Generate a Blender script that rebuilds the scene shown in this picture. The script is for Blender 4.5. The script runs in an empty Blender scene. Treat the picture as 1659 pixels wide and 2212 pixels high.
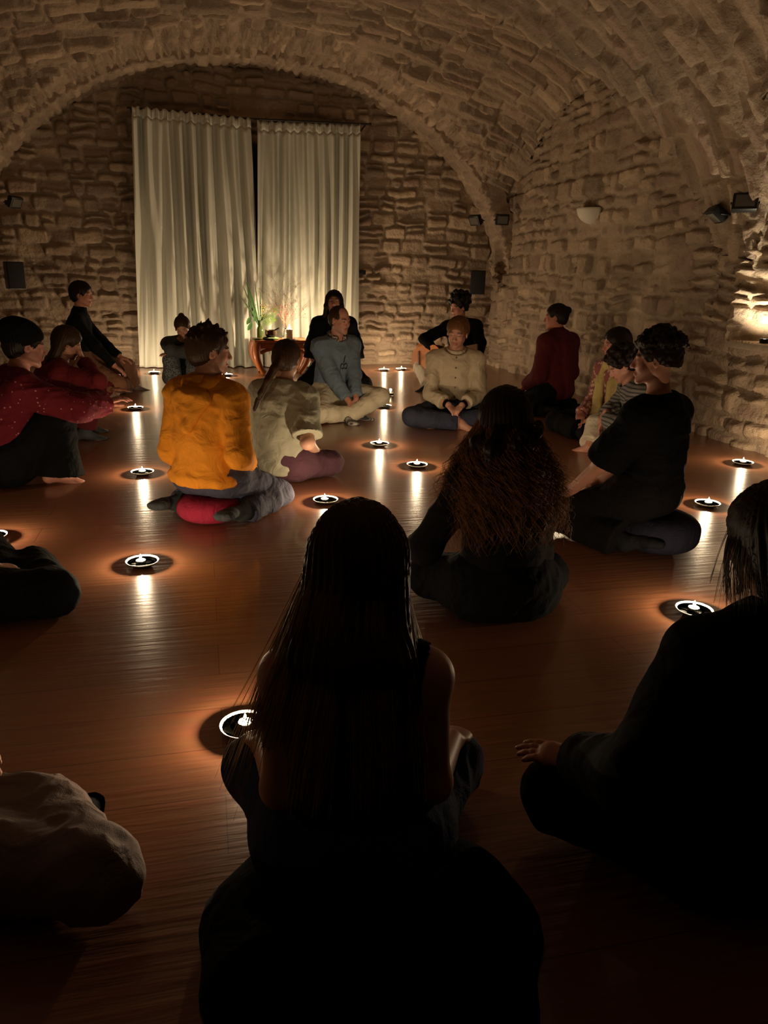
import bpy, math, random
import numpy as np
from mathutils import Vector, Matrix

# ---------------------------------------------------------------- camera, world, exposure
SC = bpy.context.scene
COL = SC.collection
CAM_H = 1.18
PITCH, YAW, ROLL, FPX = 17.668, 13.6, 1.35, 1620.0
FRAME_W, FRAME_H = 1659.0, 2212.0

cam_data = bpy.data.cameras.new('camera')
cam = bpy.data.objects.new('camera', cam_data)
COL.objects.link(cam)
cam_data.sensor_fit = 'VERTICAL'
cam_data.sensor_height = 24.0
cam_data.lens = FPX / FRAME_H * 24.0
cam_data.clip_start = 0.02
cam_data.clip_end = 60
_ps, _pp, _r = math.radians(YAW), math.radians(PITCH), math.radians(ROLL)
_fw = Vector((math.sin(_ps) * math.cos(_pp), math.cos(_ps) * math.cos(_pp), -math.sin(_pp)))
_rt = Vector((math.cos(_ps), -math.sin(_ps), 0))
_up = _rt.cross(_fw)
_rt2 = _rt * math.cos(_r) + _up * math.sin(_r)
_up2 = _up * math.cos(_r) - _rt * math.sin(_r)
_m = Matrix((_rt2, _up2, -_fw)).transposed().to_4x4()
_m.translation = Vector((0, 0, CAM_H))
cam.matrix_world = _m
SC.camera = cam

world = bpy.data.worlds.new('night')
SC.world = world
world.use_nodes = True
world.node_tree.nodes['Background'].inputs[0].default_value = (0.0, 0.0, 0.0, 1)
world.node_tree.nodes['Background'].inputs[1].default_value = 0.0

SC.view_settings.view_transform = 'Standard'
SC.view_settings.look = 'None'
SC.view_settings.gamma = 1.0
SC.view_settings.exposure = -0.15
SC.view_settings.use_curve_mapping = False
SC.cycles.max_bounces = 6
SC.cycles.diffuse_bounces = 2
SC.cycles.glossy_bounces = 3
SC.cycles.transmission_bounces = 4
SC.cycles.transparent_max_bounces = 8
SC.cycles.caustics_reflective = False
SC.cycles.caustics_refractive = False
SC.cycles.sample_clamp_indirect = 3.0
SC.cycles.use_denoising = True

FLAME_COL = (1.0, 0.75, 0.47)
CANDLE_W = 8.5          # power of one tea light
LAMP_W = 30.0            # power of a niche uplight

RNG = random.Random(7)

# ---------------------------------------------------------------- small helpers
def link(o, parent=None):
    COL.objects.link(o)
    if parent is not None:
        o.parent = parent
    return o

def tag(o, label=None, cat=None, group=None, kind=None):
    if label: o['label'] = label
    if cat: o['category'] = cat
    if group: o['group'] = group
    if kind: o['kind'] = kind
    return o

def empty(name, loc, rz=0.0, label=None, cat=None, group=None):
    o = bpy.data.objects.new(name, None)
    o.empty_display_size = 0.05
    o.location = loc
    o.rotation_euler = (0, 0, rz)
    link(o)
    return tag(o, label, cat, group)

def mesh_np(name, verts, quads=None, tris=None, mat=None, parent=None, smooth=True, colors=None, mats=None, fmat=None):
    verts = np.asarray(verts, np.float32)
    loops = []
    starts = []
    n = 0
    if quads is not None and len(quads):
        q = np.asarray(quads, np.int32)
        loops.append(q.ravel()); starts.append(np.arange(len(q)) * 4); n = len(q) * 4
    if tris is not None and len(tris):
        t = np.asarray(tris, np.int32)
        loops.append(t.ravel()); starts.append(n + np.arange(len(t)) * 3)
    loops = np.concatenate(loops).astype(np.int32); starts = np.concatenate(starts).astype(np.int32)
    me = bpy.data.meshes.new(name)
    me.vertices.add(len(verts)); me.vertices.foreach_set('co', verts.ravel())
    me.loops.add(len(loops)); me.loops.foreach_set('vertex_index', loops)
    me.polygons.add(len(starts)); me.polygons.foreach_set('loop_start', starts)
    me.update(calc_edges=True)
    if smooth:
        me.polygons.foreach_set('use_smooth', np.ones(len(starts), bool))
    if colors is not None:
        a = me.color_attributes.new('Col', 'FLOAT_COLOR', 'POINT')
        c = np.ones((len(verts), 4), np.float32); c[:, :3] = colors
        a.data.foreach_set('color', c.ravel())
    if mats:
        for m in mats: me.materials.append(m)
        if fmat is not None: me.polygons.foreach_set('material_index', np.asarray(fmat, np.int32))
    elif mat is not None:
        me.materials.append(mat)
    me.validate()
    o = bpy.data.objects.new(name, me)
    return link(o, parent)

class MB:
    """collects simple shapes for one mesh object"""
    def __init__(s): s.v = []; s.f = []
    def add(s, vs, fs):
        b = len(s.v); s.v += [tuple(v) for v in vs]; s.f += [tuple(i + b for i in f) for f in fs]
    def box(s, c, d, rot=None, bev=0.0):
        hx, hy, hz = d[0] / 2, d[1] / 2, d[2] / 2
        bv = min(bev, hx * .9, hy * .9, hz * .9)
        R3 = rot.to_3x3() if rot is not None else Matrix.Identity(3)
        c = Vector(c)
        if bv <= 0:
            vs = [Vector((x * hx, y * hy, z * hz)) for x in (-1, 1) for y in (-1, 1) for z in (-1, 1)]
            fs = [(0, 1, 3, 2), (4, 6, 7, 5), (0, 4, 5, 1), (2, 3, 7, 6), (0, 2, 6, 4), (1, 5, 7, 3)]
            s.add([R3 @ v + c for v in vs], fs); return
        import bmesh
        bm = bmesh.new(); bmesh.ops.create_cube(bm, size=1)
        for v in bm.verts: v.co = Vector((v.co.x * d[0], v.co.y * d[1], v.co.z * d[2]))
        bmesh.ops.bevel(bm, geom=bm.edges[:], offset=bv, segments=2, affect='EDGES', profile=0.6)
        bm.verts.index_update()
        s.add([R3 @ v.co + c for v in bm.verts], [[v.index for v in f.verts] for f in bm.faces]); bm.free()
    def lathe(s, prof, c=(0, 0, 0), n=24, rot=None):
        R3 = rot.to_3x3() if rot is not None else Matrix.Identity(3)
        c = Vector(c); vs = []
        for r, z in prof:
            for k in range(n):
                a = 2 * math.pi * k / n
                vs.append(R3 @ Vector((r * math.cos(a), r * math.sin(a), z)) + c)
        fs = []
        for i in range(len(prof) - 1):
            for k in range(n):
                k2 = (k + 1) % n
                fs.append((i * n + k, i * n + k2, (i + 1) * n + k2, (i + 1) * n + k))
        if prof[0][0] > 1e-6: fs.append(tuple(range(n - 1, -1, -1)))
        if prof[-1][0] > 1e-6: fs.append(tuple((len(prof) - 1) * n + k for k in range(n)))
        s.add(vs, fs)
    def tube(s, pts, r, n=8, r_end=None, flat=1.0):
        pts = [Vector(p) for p in pts]; m = len(pts)
        rs = [r[i] if isinstance(r, (list, tuple)) else (r + ((r_end if r_end is not None else r) - r) * i / max(1, m - 1)) for i in range(m)]
        vs = []; ref = Vector((0, 0, 1))
        t0 = (pts[1] - pts[0]).normalized()
        if abs(t0.dot(ref)) > .9: ref = Vector((1, 0, 0))
        for i, p in enumerate(pts):
            t = (pts[min(i + 1, m - 1)] - pts[max(i - 1, 0)]).normalized()
            a = t.cross(ref)
            if a.length < 1e-4: a = t.orthogonal()
            a.normalize(); b = t.cross(a).normalized(); ref = -b if False else ref
            for k in range(n):
                an = 2 * math.pi * k / n
                vs.append(p + a * (math.cos(an) * rs[i]) + b * (math.sin(an) * rs[i] * flat))
        fs = []
        for i in range(m - 1):
            for k in range(n):
                k2 = (k + 1) % n
                fs.append((i * n + k, i * n + k2, (i + 1) * n + k2, (i + 1) * n + k))
        fs.append(tuple(range(n - 1, -1, -1))); fs.append(tuple((m - 1) * n + k for k in range(n)))
        s.add(vs, fs)
    def build(s, name, mat, parent=None, smooth=True, loc=None):
        me = bpy.data.meshes.new(name)
        me.from_pydata(s.v, [], s.f); me.update()
        if smooth: me.polygons.foreach_set('use_smooth', [True] * len(me.polygons))
        me.materials.append(mat)
        import bmesh
        bm = bmesh.new(); bm.from_mesh(me); bmesh.ops.recalc_face_normals(bm, faces=bm.faces[:])
        if smooth:
            for e in bm.edges:
                if len(e.link_faces) == 2 and e.calc_face_angle(0) > 0.9: e.smooth = False
        bm.to_mesh(me); bm.free()
        o = bpy.data.objects.new(name, me)
        if loc is not None: o.location = loc
        return link(o, parent)

def dup(root, loc, rz=0.0, **kw):
    r = root.copy(); COL.objects.link(r); r.location = loc; r.rotation_euler = (0, 0, rz)
    for ch in list(root.children):
        c = ch.copy(); COL.objects.link(c); c.parent = r
        for g in list(ch.children):
            d = g.copy(); COL.objects.link(d); d.parent = c
    return tag(r, **kw)

# ---------------------------------------------------------------- noise (numpy)
def _hash(ix, iy, iz, seed):
    h = (ix.astype(np.int64) * 374761393 + iy.astype(np.int64) * 668265263 + iz.astype(np.int64) * 2147483647 + seed * 974711) & 0xFFFFFFFF
    h = ((h ^ (h >> 13)) * 1274126177) & 0xFFFFFFFF
    h = (h ^ (h >> 16)) & 0xFFFFFFFF
    return (h / 4294967295.0).astype(np.float32)

def vnoise(x, y, z=None, seed=0):
    if z is None: z = np.zeros_like(x)
    ix, iy, iz = np.floor(x), np.floor(y), np.floor(z)
    fx, fy, fz = x - ix, y - iy, z - iz
    fx = fx * fx * (3 - 2 * fx); fy = fy * fy * (3 - 2 * fy); fz = fz * fz * (3 - 2 * fz)
    r = 0
    for a in (0, 1):
        for b in (0, 1):
            for c in (0, 1):
                w = (fx if a else 1 - fx) * (fy if b else 1 - fy) * (fz if c else 1 - fz)
                r = r + w * _hash(ix + a, iy + b, iz + c, seed)
    return r * 2 - 1

def fbm(x, y, z=None, seed=0, oct=3):
    s = 0; a = 1; t = 0
    for o in range(oct):
        f = 2.03 ** o
        s = s + a * vnoise(x * f, y * f, None if z is None else z * f, seed + o * 17); t += a; a *= .5
    return s / t

def rubble(u, v, seed=1, rh=(.09, .2), sw=(.14, .42), relief=1.0, joint=.012, drop=.25):
    """irregular coursed rubble masonry: returns relief height (m), stone random number, mortar mask"""
    rng = np.random.RandomState(seed)
    uw = u + .035 * fbm(u * 2.2, v * 2.2, seed=seed, oct=2) + .028 * fbm(u * 6, v * 6, seed=seed + 5, oct=2)
    vw = v + .050 * fbm(u * 1.1 + 7, v * 1.1, seed=seed + 9, oct=2) + .026 * fbm(u * 6 + 3, v * 6, seed=seed + 11, oct=2)
    lo, hi = float(vw.min()) - .3, float(vw.max()) + .3
    ed = [lo]
    while ed[-1] < hi: ed.append(ed[-1] + rng.uniform(*rh))
    ed = np.array(ed)
    row = np.clip(np.searchsorted(ed, vw) - 1, 0, len(ed) - 2)
    H = np.zeros_like(u); cell = np.zeros_like(u); D = np.zeros_like(u)
    ulo, uhi = float(uw.min()) - .6, float(uw.max()) + .6
    for r in range(len(ed) - 1):
        m = row == r
        if not m.any(): continue
        ce = [ulo]
        rhh = ed[r + 1] - ed[r]
        while ce[-1] < uhi: ce.append(ce[-1] + rng.uniform(*sw) * (.75 + rhh * 2.2))
        ce = np.array(ce)
        nn = len(ce)
        split = rng.rand(nn) < (.55 if rhh > .15 else .12)
        sp = rng.uniform(.35, .65, nn)
        rnd = rng.rand(nn, 2); out = rng.rand(nn, 2); tx = rng.uniform(-1, 1, (nn, 2)); ty = rng.uniform(-1, 1, (nn, 2))
        gone = rng.rand(nn, 2) < drop
        tiltline = rng.uniform(-.16, .16, nn)
        uu, vv = uw[m], vw[m]
        # slanted vertical joints
        vloc = (vv - ed[r])
        us = uu
        c = np.clip(np.searchsorted(ce, us) - 1, 0, nn - 2)
        d0 = us - ce[c]; d1 = ce[c + 1] - us
        width = ce[c + 1] - ce[c]
        b = vloc; t = rhh - vloc
        sv = sp[c] * rhh + tiltline[c] * (us - ce[c] - width / 2)
        s_on = split[c]
        lower = b < sv
        b2 = np.where(s_on & ~lower, b - sv, b); t2 = np.where(s_on & lower, sv - b, t)
        k = np.where(s_on & ~lower, 1, 0)
        dx = np.minimum(d0, d1); dy = np.minimum(b2, t2)
        rr = .045
        cx = np.maximum(rr - dx, 0); cy = np.maximum(rr - dy, 0)
        d = np.where((cx > 0) & (cy > 0), rr - np.sqrt(cx * cx + cy * cy), np.minimum(dx, dy))
        d = d - joint
        e = np.clip(d / .026, 0, 1); e = 1 - (1 - e) ** 2
        base = .034 + .046 * out[c, k]
        base = np.where(gone[c, k], .010, base)
        lx = (us - ce[c]) / width - .5; ly = (b2 / np.maximum(b2 + t2, 1e-4)) - .5
        hh = e * (base + .034 * tx[c, k] * lx + .034 * ty[c, k] * ly)
        H[m] = hh; cell[m] = rnd[c, k]; D[m] = np.clip(d / .02, 0, 1)
    H = H * relief + .007 * fbm(u * 11, v * 11, seed=seed + 31, oct=3) * (0.4 + D) + .010 * fbm(u * 4, v * 4, seed=seed + 41, oct=2)
    return H.astype(np.float32), cell, D

def stone_color(cell, D, u, v, seed=0):
    n = fbm(u * 3, v * 3, seed=seed + 3, oct=3)[:, None]
    A = np.array([.38, .285, .205]); B = np.array([.31, .235, .175]); Cc = np.array([.47, .355, .25]); P = np.array([.35, .25, .19])
    c = cell[:, None]
    col = np.where(c < .35, A, np.where(c < .6, B, np.where(c < .82, Cc, P)))
    col = col * (1 + .22 * (((c * 37.7) % 1) - .5)) * (1 + .18 * n)
    mort = np.array([.38, .29, .21]) * (1 + .12 * n)
    return 1.15 * (col * D[:, None] + mort * (1 - D[:, None]))

# ---------------------------------------------------------------- materials
def new_mat(name, color, rough=.6, metal=0.0, spec=.5, bump=None, vcol=False, noise_var=0.0, sheen=0.0, trans=0.0, ior=1.45):
    m = bpy.data.materials.new(name); m.use_nodes = True
    nt = m.node_tree; b = nt.nodes['Principled BSDF']
    b.inputs['Base Color'].default_value = (*color, 1)
    b.inputs['Roughness'].default_value = rough
    b.inputs['Metallic'].default_value = metal
    b.inputs['Specular IOR Level'].default_value = spec
    b.inputs['IOR'].default_value = ior
    if sheen: b.inputs['Sheen Weight'].default_value = sheen
    if trans: b.inputs['Transmission Weight'].default_value = trans
    tc = nt.nodes.new('ShaderNodeTexCoord')
    if noise_var:
        n = nt.nodes.new('ShaderNodeTexNoise'); n.inputs['Scale'].default_value = 14; n.inputs['Detail'].default_value = 5
        nt.links.new(tc.outputs['Object'], n.inputs['Vector'])
        mx = nt.nodes.new('ShaderNodeMix'); mx.data_type = 'RGBA'
        mx.inputs['A'].default_value = (*[c * (1 - noise_var) for c in color], 1)
        mx.inputs['B'].default_value = (*[min(1, c * (1 + noise_var)) for c in color], 1)
        nt.links.new(n.outputs['Fac'], mx.inputs['Factor']); nt.links.new(mx.outputs['Result'], b.inputs['Base Color'])
    if bump:
        sc, dist = bump
        n = nt.nodes.new('ShaderNodeTexNoise'); n.inputs['Scale'].default_value = sc; n.inputs['Detail'].default_value = 6
        nt.links.new(tc.outputs['Object'], n.inputs['Vector'])
        bp = nt.nodes.new('ShaderNodeBump'); bp.inputs['Strength'].default_value = 1.0; bp.inputs['Distance'].default_value = dist
        nt.links.new(n.outputs['Fac'], bp.inputs['Height']); nt.links.new(bp.outputs['Normal'], b.inputs['Normal'])
    if vcol:
        a = nt.nodes.new('ShaderNodeVertexColor'); a.layer_name = 'Col'
        nt.links.new(a.outputs['Color'], b.inputs['Base Color'])
    return m

def emit_mat(name, color, strength, sampled=False, clear=False):
    m = bpy.data.materials.new(name); m.use_nodes = True
    nt = m.node_tree; nt.nodes.clear()
    e = nt.nodes.new('ShaderNodeEmission'); e.inputs['Color'].default_value = (*color, 1); e.inputs['Strength'].default_value = strength
    o = nt.nodes.new('ShaderNodeOutputMaterial')
    if clear:      # a flame gives light and casts no shadow
        t = nt.nodes.new('ShaderNodeBsdfTransparent'); a = nt.nodes.new('ShaderNodeAddShader')
        nt.links.new(e.outputs[0], a.inputs[0]); nt.links.new(t.outputs[0], a.inputs[1]); nt.links.new(a.outputs[0], o.inputs['Surface'])
    else: nt.links.new(e.outputs[0], o.inputs['Surface'])
    m.cycles.emission_sampling = 'AUTO' if sampled else 'NONE'
    return m

def fabric(name, color, rough=.9, scale=420, dist=.0006, var=.12, sheen=.0, fold=.004):
    """woven cloth: weave grain and soft creases as bump"""
    m = bpy.data.materials.new(name); m.use_nodes = True
    nt = m.node_tree; b = nt.nodes['Principled BSDF']
    b.inputs['Roughness'].default_value = rough; b.inputs['Specular IOR Level'].default_value = .25 if max(color) > .03 else .08
    b.inputs['Sheen Weight'].default_value = sheen
    tc = nt.nodes.new('ShaderNodeTexCoord')
    n = nt.nodes.new('ShaderNodeTexNoise'); n.inputs['Scale'].default_value = 22; n.inputs['Detail'].default_value = 4
    nt.links.new(tc.outputs['Object'], n.inputs['Vector'])
    mx = nt.nodes.new('ShaderNodeMix'); mx.data_type = 'RGBA'
    mx.inputs['A'].default_value = (*[c * (1 - var) for c in color], 1); mx.inputs['B'].default_value = (*[min(1, c * (1 + var)) for c in color], 1)
    nt.links.new(n.outputs['Fac'], mx.inputs['Factor']); nt.links.new(mx.outputs['Result'], b.inputs['Base Color'])
    w = nt.nodes.new('ShaderNodeTexNoise'); w.inputs['Scale'].default_value = scale; w.inputs['Detail'].default_value = 2
    nt.links.new(tc.outputs['Object'], w.inputs['Vector'])
    w2 = nt.nodes.new('ShaderNodeTexNoise'); w2.inputs['Scale'].default_value = 9; w2.inputs['Detail'].default_value = 3; w2.inputs['Distortion'].default_value = 1.2
    nt.links.new(tc.outputs['Object'], w2.inputs['Vector'])
    b1 = nt.nodes.new('ShaderNodeBump'); b1.inputs['Distance'].default_value = fold * 4
    nt.links.new(w2.outputs['Fac'], b1.inputs['Height'])
    b2 = nt.nodes.new('ShaderNodeBump'); b2.inputs['Distance'].default_value = dist * 2
    nt.links.new(w.outputs['Fac'], b2.inputs['Height']); nt.links.new(b1.outputs['Normal'], b2.inputs['Normal'])
    nt.links.new(b2.outputs['Normal'], b.inputs['Normal'])
    return m

M = {}
def stone_material():
    m = new_mat('rubble_stone', (.3, .24, .18), rough=.92, spec=.25, vcol=True)
    nt = m.node_tree; b = nt.nodes['Principled BSDF']
    tc = nt.nodes.new('ShaderNodeTexCoord')
    n1 = nt.nodes.new('ShaderNodeTexNoise'); n1.inputs['Scale'].default_value = 16; n1.inputs['Detail'].default_value = 8; n1.inputs['Roughness'].default_value = .62
    n2 = nt.nodes.new('ShaderNodeTexNoise'); n2.inputs['Scale'].default_value = 70; n2.inputs['Detail'].default_value = 4
    for n in (n1, n2): nt.links.new(tc.outputs['Object'], n.inputs['Vector'])
    b1 = nt.nodes.new('ShaderNodeBump'); b1.inputs['Distance'].default_value = .035; b1.inputs['Strength'].default_value = 1.0
    b2 = nt.nodes.new('ShaderNodeBump'); b2.inputs['Distance'].default_value = .004; b2.inputs['Strength'].default_value = .7
    nt.links.new(n1.outputs['Fac'], b1.inputs['Height']); nt.links.new(n2.outputs['Fac'], b2.inputs['Height'])
    nt.links.new(b1.outputs['Normal'], b2.inputs['Normal']); nt.links.new(b2.outputs['Normal'], b.inputs['Normal'])
    return m
M['stone'] = stone_material()

def floor_material():
    m = bpy.data.materials.new('varnished_boards'); m.use_nodes = True
    nt = m.node_tree; b = nt.nodes['Principled BSDF']
    tc = nt.nodes.new('ShaderNodeTexCoord')
    br = nt.nodes.new('ShaderNodeTexBrick')
    br.inputs['Color1'].default_value = (.36, .145, .070, 1); br.inputs['Color2'].default_value = (.31, .122, .060, 1)
    br.inputs['Mortar'].default_value = (.13, .055, .03, 1)
    br.inputs['Scale'].default_value = 1.0; br.inputs['Mortar Size'].default_value = .0012
    br.inputs['Brick Width'].default_value = 2.1; br.inputs['Row Height'].default_value = .19; br.offset = .37
    nt.links.new(tc.outputs['Object'], br.inputs['Vector'])
    mp = nt.nodes.new('ShaderNodeMapping'); mp.inputs['Scale'].default_value = (1.2, 14, 1)
    nt.links.new(tc.outputs['Object'], mp.inputs['Vector'])
    n = nt.nodes.new('ShaderNodeTexNoise'); n.inputs['Scale'].default_value = 3; n.inputs['Detail'].default_value = 6
    nt.links.new(mp.outputs[0], n.inputs['Vector'])
    mx = nt.nodes.new('ShaderNodeMix'); mx.data_type = 'RGBA'; mx.blend_type = 'MULTIPLY'; mx.inputs['Factor'].default_value = .35
    nt.links.new(br.outputs['Color'], mx.inputs['A']); nt.links.new(n.outputs['Color'], mx.inputs['B'])
    mx2 = nt.nodes.new('ShaderNodeMapRange'); mx2.inputs['To Min'].default_value = .24; mx2.inputs['To Max'].default_value = .38
    n3 = nt.nodes.new('ShaderNodeTexNoise'); n3.inputs['Scale'].default_value = 2.2; n3.inputs['Detail'].default_value = 5
    nt.links.new(tc.outputs['Object'], n3.inputs['Vector']); nt.links.new(n3.outputs['Fac'], mx2.inputs['Value'])
    nt.links.new(mx.outputs['Result'], b.inputs['Base Color']); nt.links.new(mx2.outputs[0], b.inputs['Roughness'])
    b.inputs['Specular IOR Level'].default_value = .5
    b.inputs['Coat Weight'].default_value = .30; b.inputs['Coat Roughness'].default_value = .06
    # faint unevenness of the boards
    b1 = nt.nodes.new('ShaderNodeBump'); b1.inputs['Distance'].default_value = .0022; b1.inputs['Strength'].default_value = .6
    nt.links.new(n.outputs['Fac'], b1.inputs['Height'])
    b2 = nt.nodes.new('ShaderNodeBump'); b2.inputs['Distance'].default_value = .002; b2.invert = True; b2.inputs['Strength'].default_value = .12
    nt.links.new(br.outputs['Fac'], b2.inputs['Height']); nt.links.new(b1.outputs['Normal'], b2.inputs['Normal'])
    nt.links.new(b2.outputs['Normal'], b.inputs['Normal'])
    return m
M['floor'] = floor_material()
M['black_plastic'] = new_mat('black_plastic', (.012, .012, .013), rough=.38)
M['black_metal'] = new_mat('black_metal', (.02, .02, .02), rough=.45, metal=.3)
M['lens'] = new_mat('floodlight_glass', (.12, .115, .10), rough=.2)
M['grille'] = new_mat('speaker_grille', (.010, .010, .011), rough=.75, bump=(900, .001))
M['silver'] = new_mat('silver_trim', (.55, .53, .5), rough=.3, metal=.9)
M['plaster'] = new_mat('white_plaster', (.72, .67, .55), rough=.7, bump=(60, .001))
M['dish'] = new_mat('glazed_dish', (.78, .75, .68), rough=.25)
M['dish_shade'] = new_mat('shaded_dish', (.035, .030, .026), rough=.3)  # dark colour puts the tin cup's shade into the bowl
M['tin'] = new_mat('tin_cup', (.7, .68, .64), rough=.35, metal=.9)
M['wax'] = new_mat('white_wax', (.85, .78, .62), rough=.4)
M['wick'] = new_mat('wick', (.02, .015, .01), rough=.9)
M['flame'] = emit_mat('flame', (1.0, .78, .42), 60, clear=True)
M['glow_wax'] = None
M['glass'] = new_mat('clear_glass', (.9, .93, .9), rough=.05, trans=1.0)
M['dark_glass'] = new_mat('dark_window_glass', (.004, .010, .020), rough=.08)
M['wood'] = new_mat('reddish_wood', (.33, .105, .035), rough=.35, noise_var=.2, bump=(40, .0006))

# ---------------------------------------------------------------- room shell
XL, XR, YB = -2.53, 3.87, 10.05
XC, A = 0.67, 3.20
ZS, RISE = 1.0, 2.42
Y0 = -3.2
BAYS = [7.62, 2.62, -2.4]
BW = 2.36

def z_trans(y):
    z = np.full_like(y, -1.0)
    for c in BAYS:
        q = np.clip(1 - ((y - c) / BW) ** 2, 0, None)
        z = np.maximum(z, np.where(q > 0, 1.30 + 1.66 * q ** .72, 1.30))
    return z

def grid_faces(nu, nv):
    i = np.arange(nu * nv).reshape(nu, nv)
    return np.stack([i[:-1, :-1].ravel(), i[1:, :-1].ravel(), i[1:, 1:].ravel(), i[:-1, 1:].ravel()], 1)

def floor():
    mb = MB(); mb.box(((XL + XR) / 2 + .3, (Y0 + YB) / 2, -.05), (XR - XL + 3, YB - Y0 + 1.2, .1))
    tag(mb.build('floor', M['floor'], smooth=False), kind='structure')
floor()

def back_wall():
    du = .016
    nu = int((XR - XL + .5) / du); nv = int(3.85 / du)
    x = np.linspace(XL - .25, XR + .25, nu); z = np.linspace(0, 3.75, nv)
    X, Z = np.meshgrid(x, z, indexing='ij'); X = X.ravel(); Z = Z.ravel()
    h, c, D = rubble(X, Z, seed=21, rh=(.08, .19), sw=(.12, .38), joint=.011)
    col = stone_color(c, D, X, Z, 4)
    V = np.stack([X, YB + .02 - h, Z], 1)
    o = mesh_np('wall_back', V, grid_faces(nu, nv)[:, ::-1], mat=M['stone'], colors=col)
    tag(o, kind='structure')
back_wall()

def side_wall(side):
    X0 = XR if side == 'right' else XL
    sg = -1 if side == 'right' else 1
    if side == 'right':
        ylist = [(5.0, YB + .1, .015), (3.5, 5.0, .03), (Y0, 3.5, .04)]
    else:
        ylist = [(6.0, YB + .1, .018), (Y0, 6.0, .05)]
    ys = []
    for a, b, d in sorted(ylist): ys += list(np.arange(a, b, d))
    y = np.array(sorted(set(np.round(ys, 4))))
    nv = 190
    v = np.linspace(0, 1, nv)
    top = np.maximum(z_trans(y), ZS) + .06
    Y, Vv = np.meshgrid(y, v, indexing='ij'); T = np.repeat(top[:, None], nv, 1)
    Z = Vv * T
    Yf, Zf = Y.ravel(), Z.ravel()
    h, c, D = rubble(Yf, Zf, seed=33 if side == 'right' else 35, rh=(.10, .22), sw=(.11, .30), joint=.014, relief=.9)
    # smoother, more heavily pointed low down near the next pier
    col = stone_color(c, D, Yf, Zf, 8)
    P = np.stack([np.full_like(Yf, X0) + sg * (h - .02), Yf, Zf], 1)
    F = grid_faces(len(y), nv)
    if side == 'right':
        # window niche opening
        cy = Y.ravel()[F].mean(1); cz = Z.ravel()[F].mean(1)
        keep = ~((cy > 3.5) & (cy < 4.98) & (cz > .76) & (cz < niche_top(cy)))
        F = F[keep]
        F = F[:, ::-1]
    o = mesh_np('wall_' + side, P, F if side == 'right' else F, mat=M['stone'], colors=col)
    tag(o, kind='structure')

def niche_top(y):
    return 1.62 + .22 * np.sqrt(np.clip(1 - ((y - 4.24) / .76) ** 2, 0, 1))

side_wall('right'); side_wall('left')
mbw = MB(); mbw.box((XC, Y0 - .05, 1.9), (7.5, .1, 4.2)); tag(mbw.build('wall_front', M['stone'], smooth=False), kind='structure')

def niche():
    # splayed reveal: far jamb, near jamb, soffit, sill and back
    yn0, yn1 = 3.48, 5.0
    dep = .62
    n = 46
    def patch(P0, P1, P2, P3, nu, nv, seed, nrm, sc=1):
        a = np.linspace(0, 1, nu)[:, None, None]; b = np.linspace(0, 1, nv)[None, :, None]
        P0, P1, P2, P3 = map(np.array, (P0, P1, P2, P3))
        P = (1 - a) * (1 - b) * P0 + a * (1 - b) * P1 + a * b * P2 + (1 - a) * b * P3
        P = P.reshape(-1, 3)
        lu = np.linalg.norm(P1 - P0); lv = np.linalg.norm(P3 - P0)
        U = np.repeat(np.linspace(0, lu, nu), nv); Vv = np.tile(np.linspace(0, lv, nv), nu)
        h, c, D = rubble(U + 2.1, Vv + 1.3, seed=seed, rh=(.07, .15), sw=(.12, .35), joint=.010, relief=1.35)
        return P + np.array(nrm)[None] * (h[:, None] - .02), stone_color(c, D, U, Vv, seed), grid_faces(nu, nv)
    parts = []
    x0, x1 = XR - .07, XR + dep
    parts.append(patch((x0, yn1 - .02, .74), (x1, yn1 - .25, .74), (x1, yn1 - .25, 1.75), (x0, yn1 - .02, 1.98), 56, 100, 61, (0, -1, 0)))
    parts.append(patch((x0, yn0, .74), (x1, yn0 + .25, .74), (x1, yn0 + .25, 1.75), (x0, yn0, 1.98), 30, 60, 62, (0, 1, 0)))
    parts.append(patch((x1, yn0, .74), (x1, yn1, .74), (x1, yn1, 1.9), (x1, yn0, 1.9), 60, 50, 63, (-1, 0, 0)))
    parts.append(patch((x0, yn0 - .05, 1.90), (x0, yn1 + .05, 1.90), (x1, yn1 + .05, 1.66), (x1, yn0 - .05, 1.66), 90, 44, 64, (0, 0, -1)))
    V = []; Cc = []; F = []; b = 0
    for P, c, f in parts:
        V.append(P); Cc.append(c); F.append(f + b); b += len(P)
    o = mesh_np('window_1', np.concatenate(V), np.concatenate(F), mat=M['stone'], colors=np.concatenate(Cc))
    tag(o, kind='structure')
    mb = MB(); mb.box((XR + .27, (yn0 + yn1) / 2, .735), (.66, yn1 - yn0 + .04, .05), bev=.012)
    tag(mb.build('windowsill', M['sill'], o), label='pale stone sill')
M['sill'] = new_mat('sill_stone', (.42, .34, .25), rough=.85, noise_var=.15, bump=(30, .006))
niche()

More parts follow.
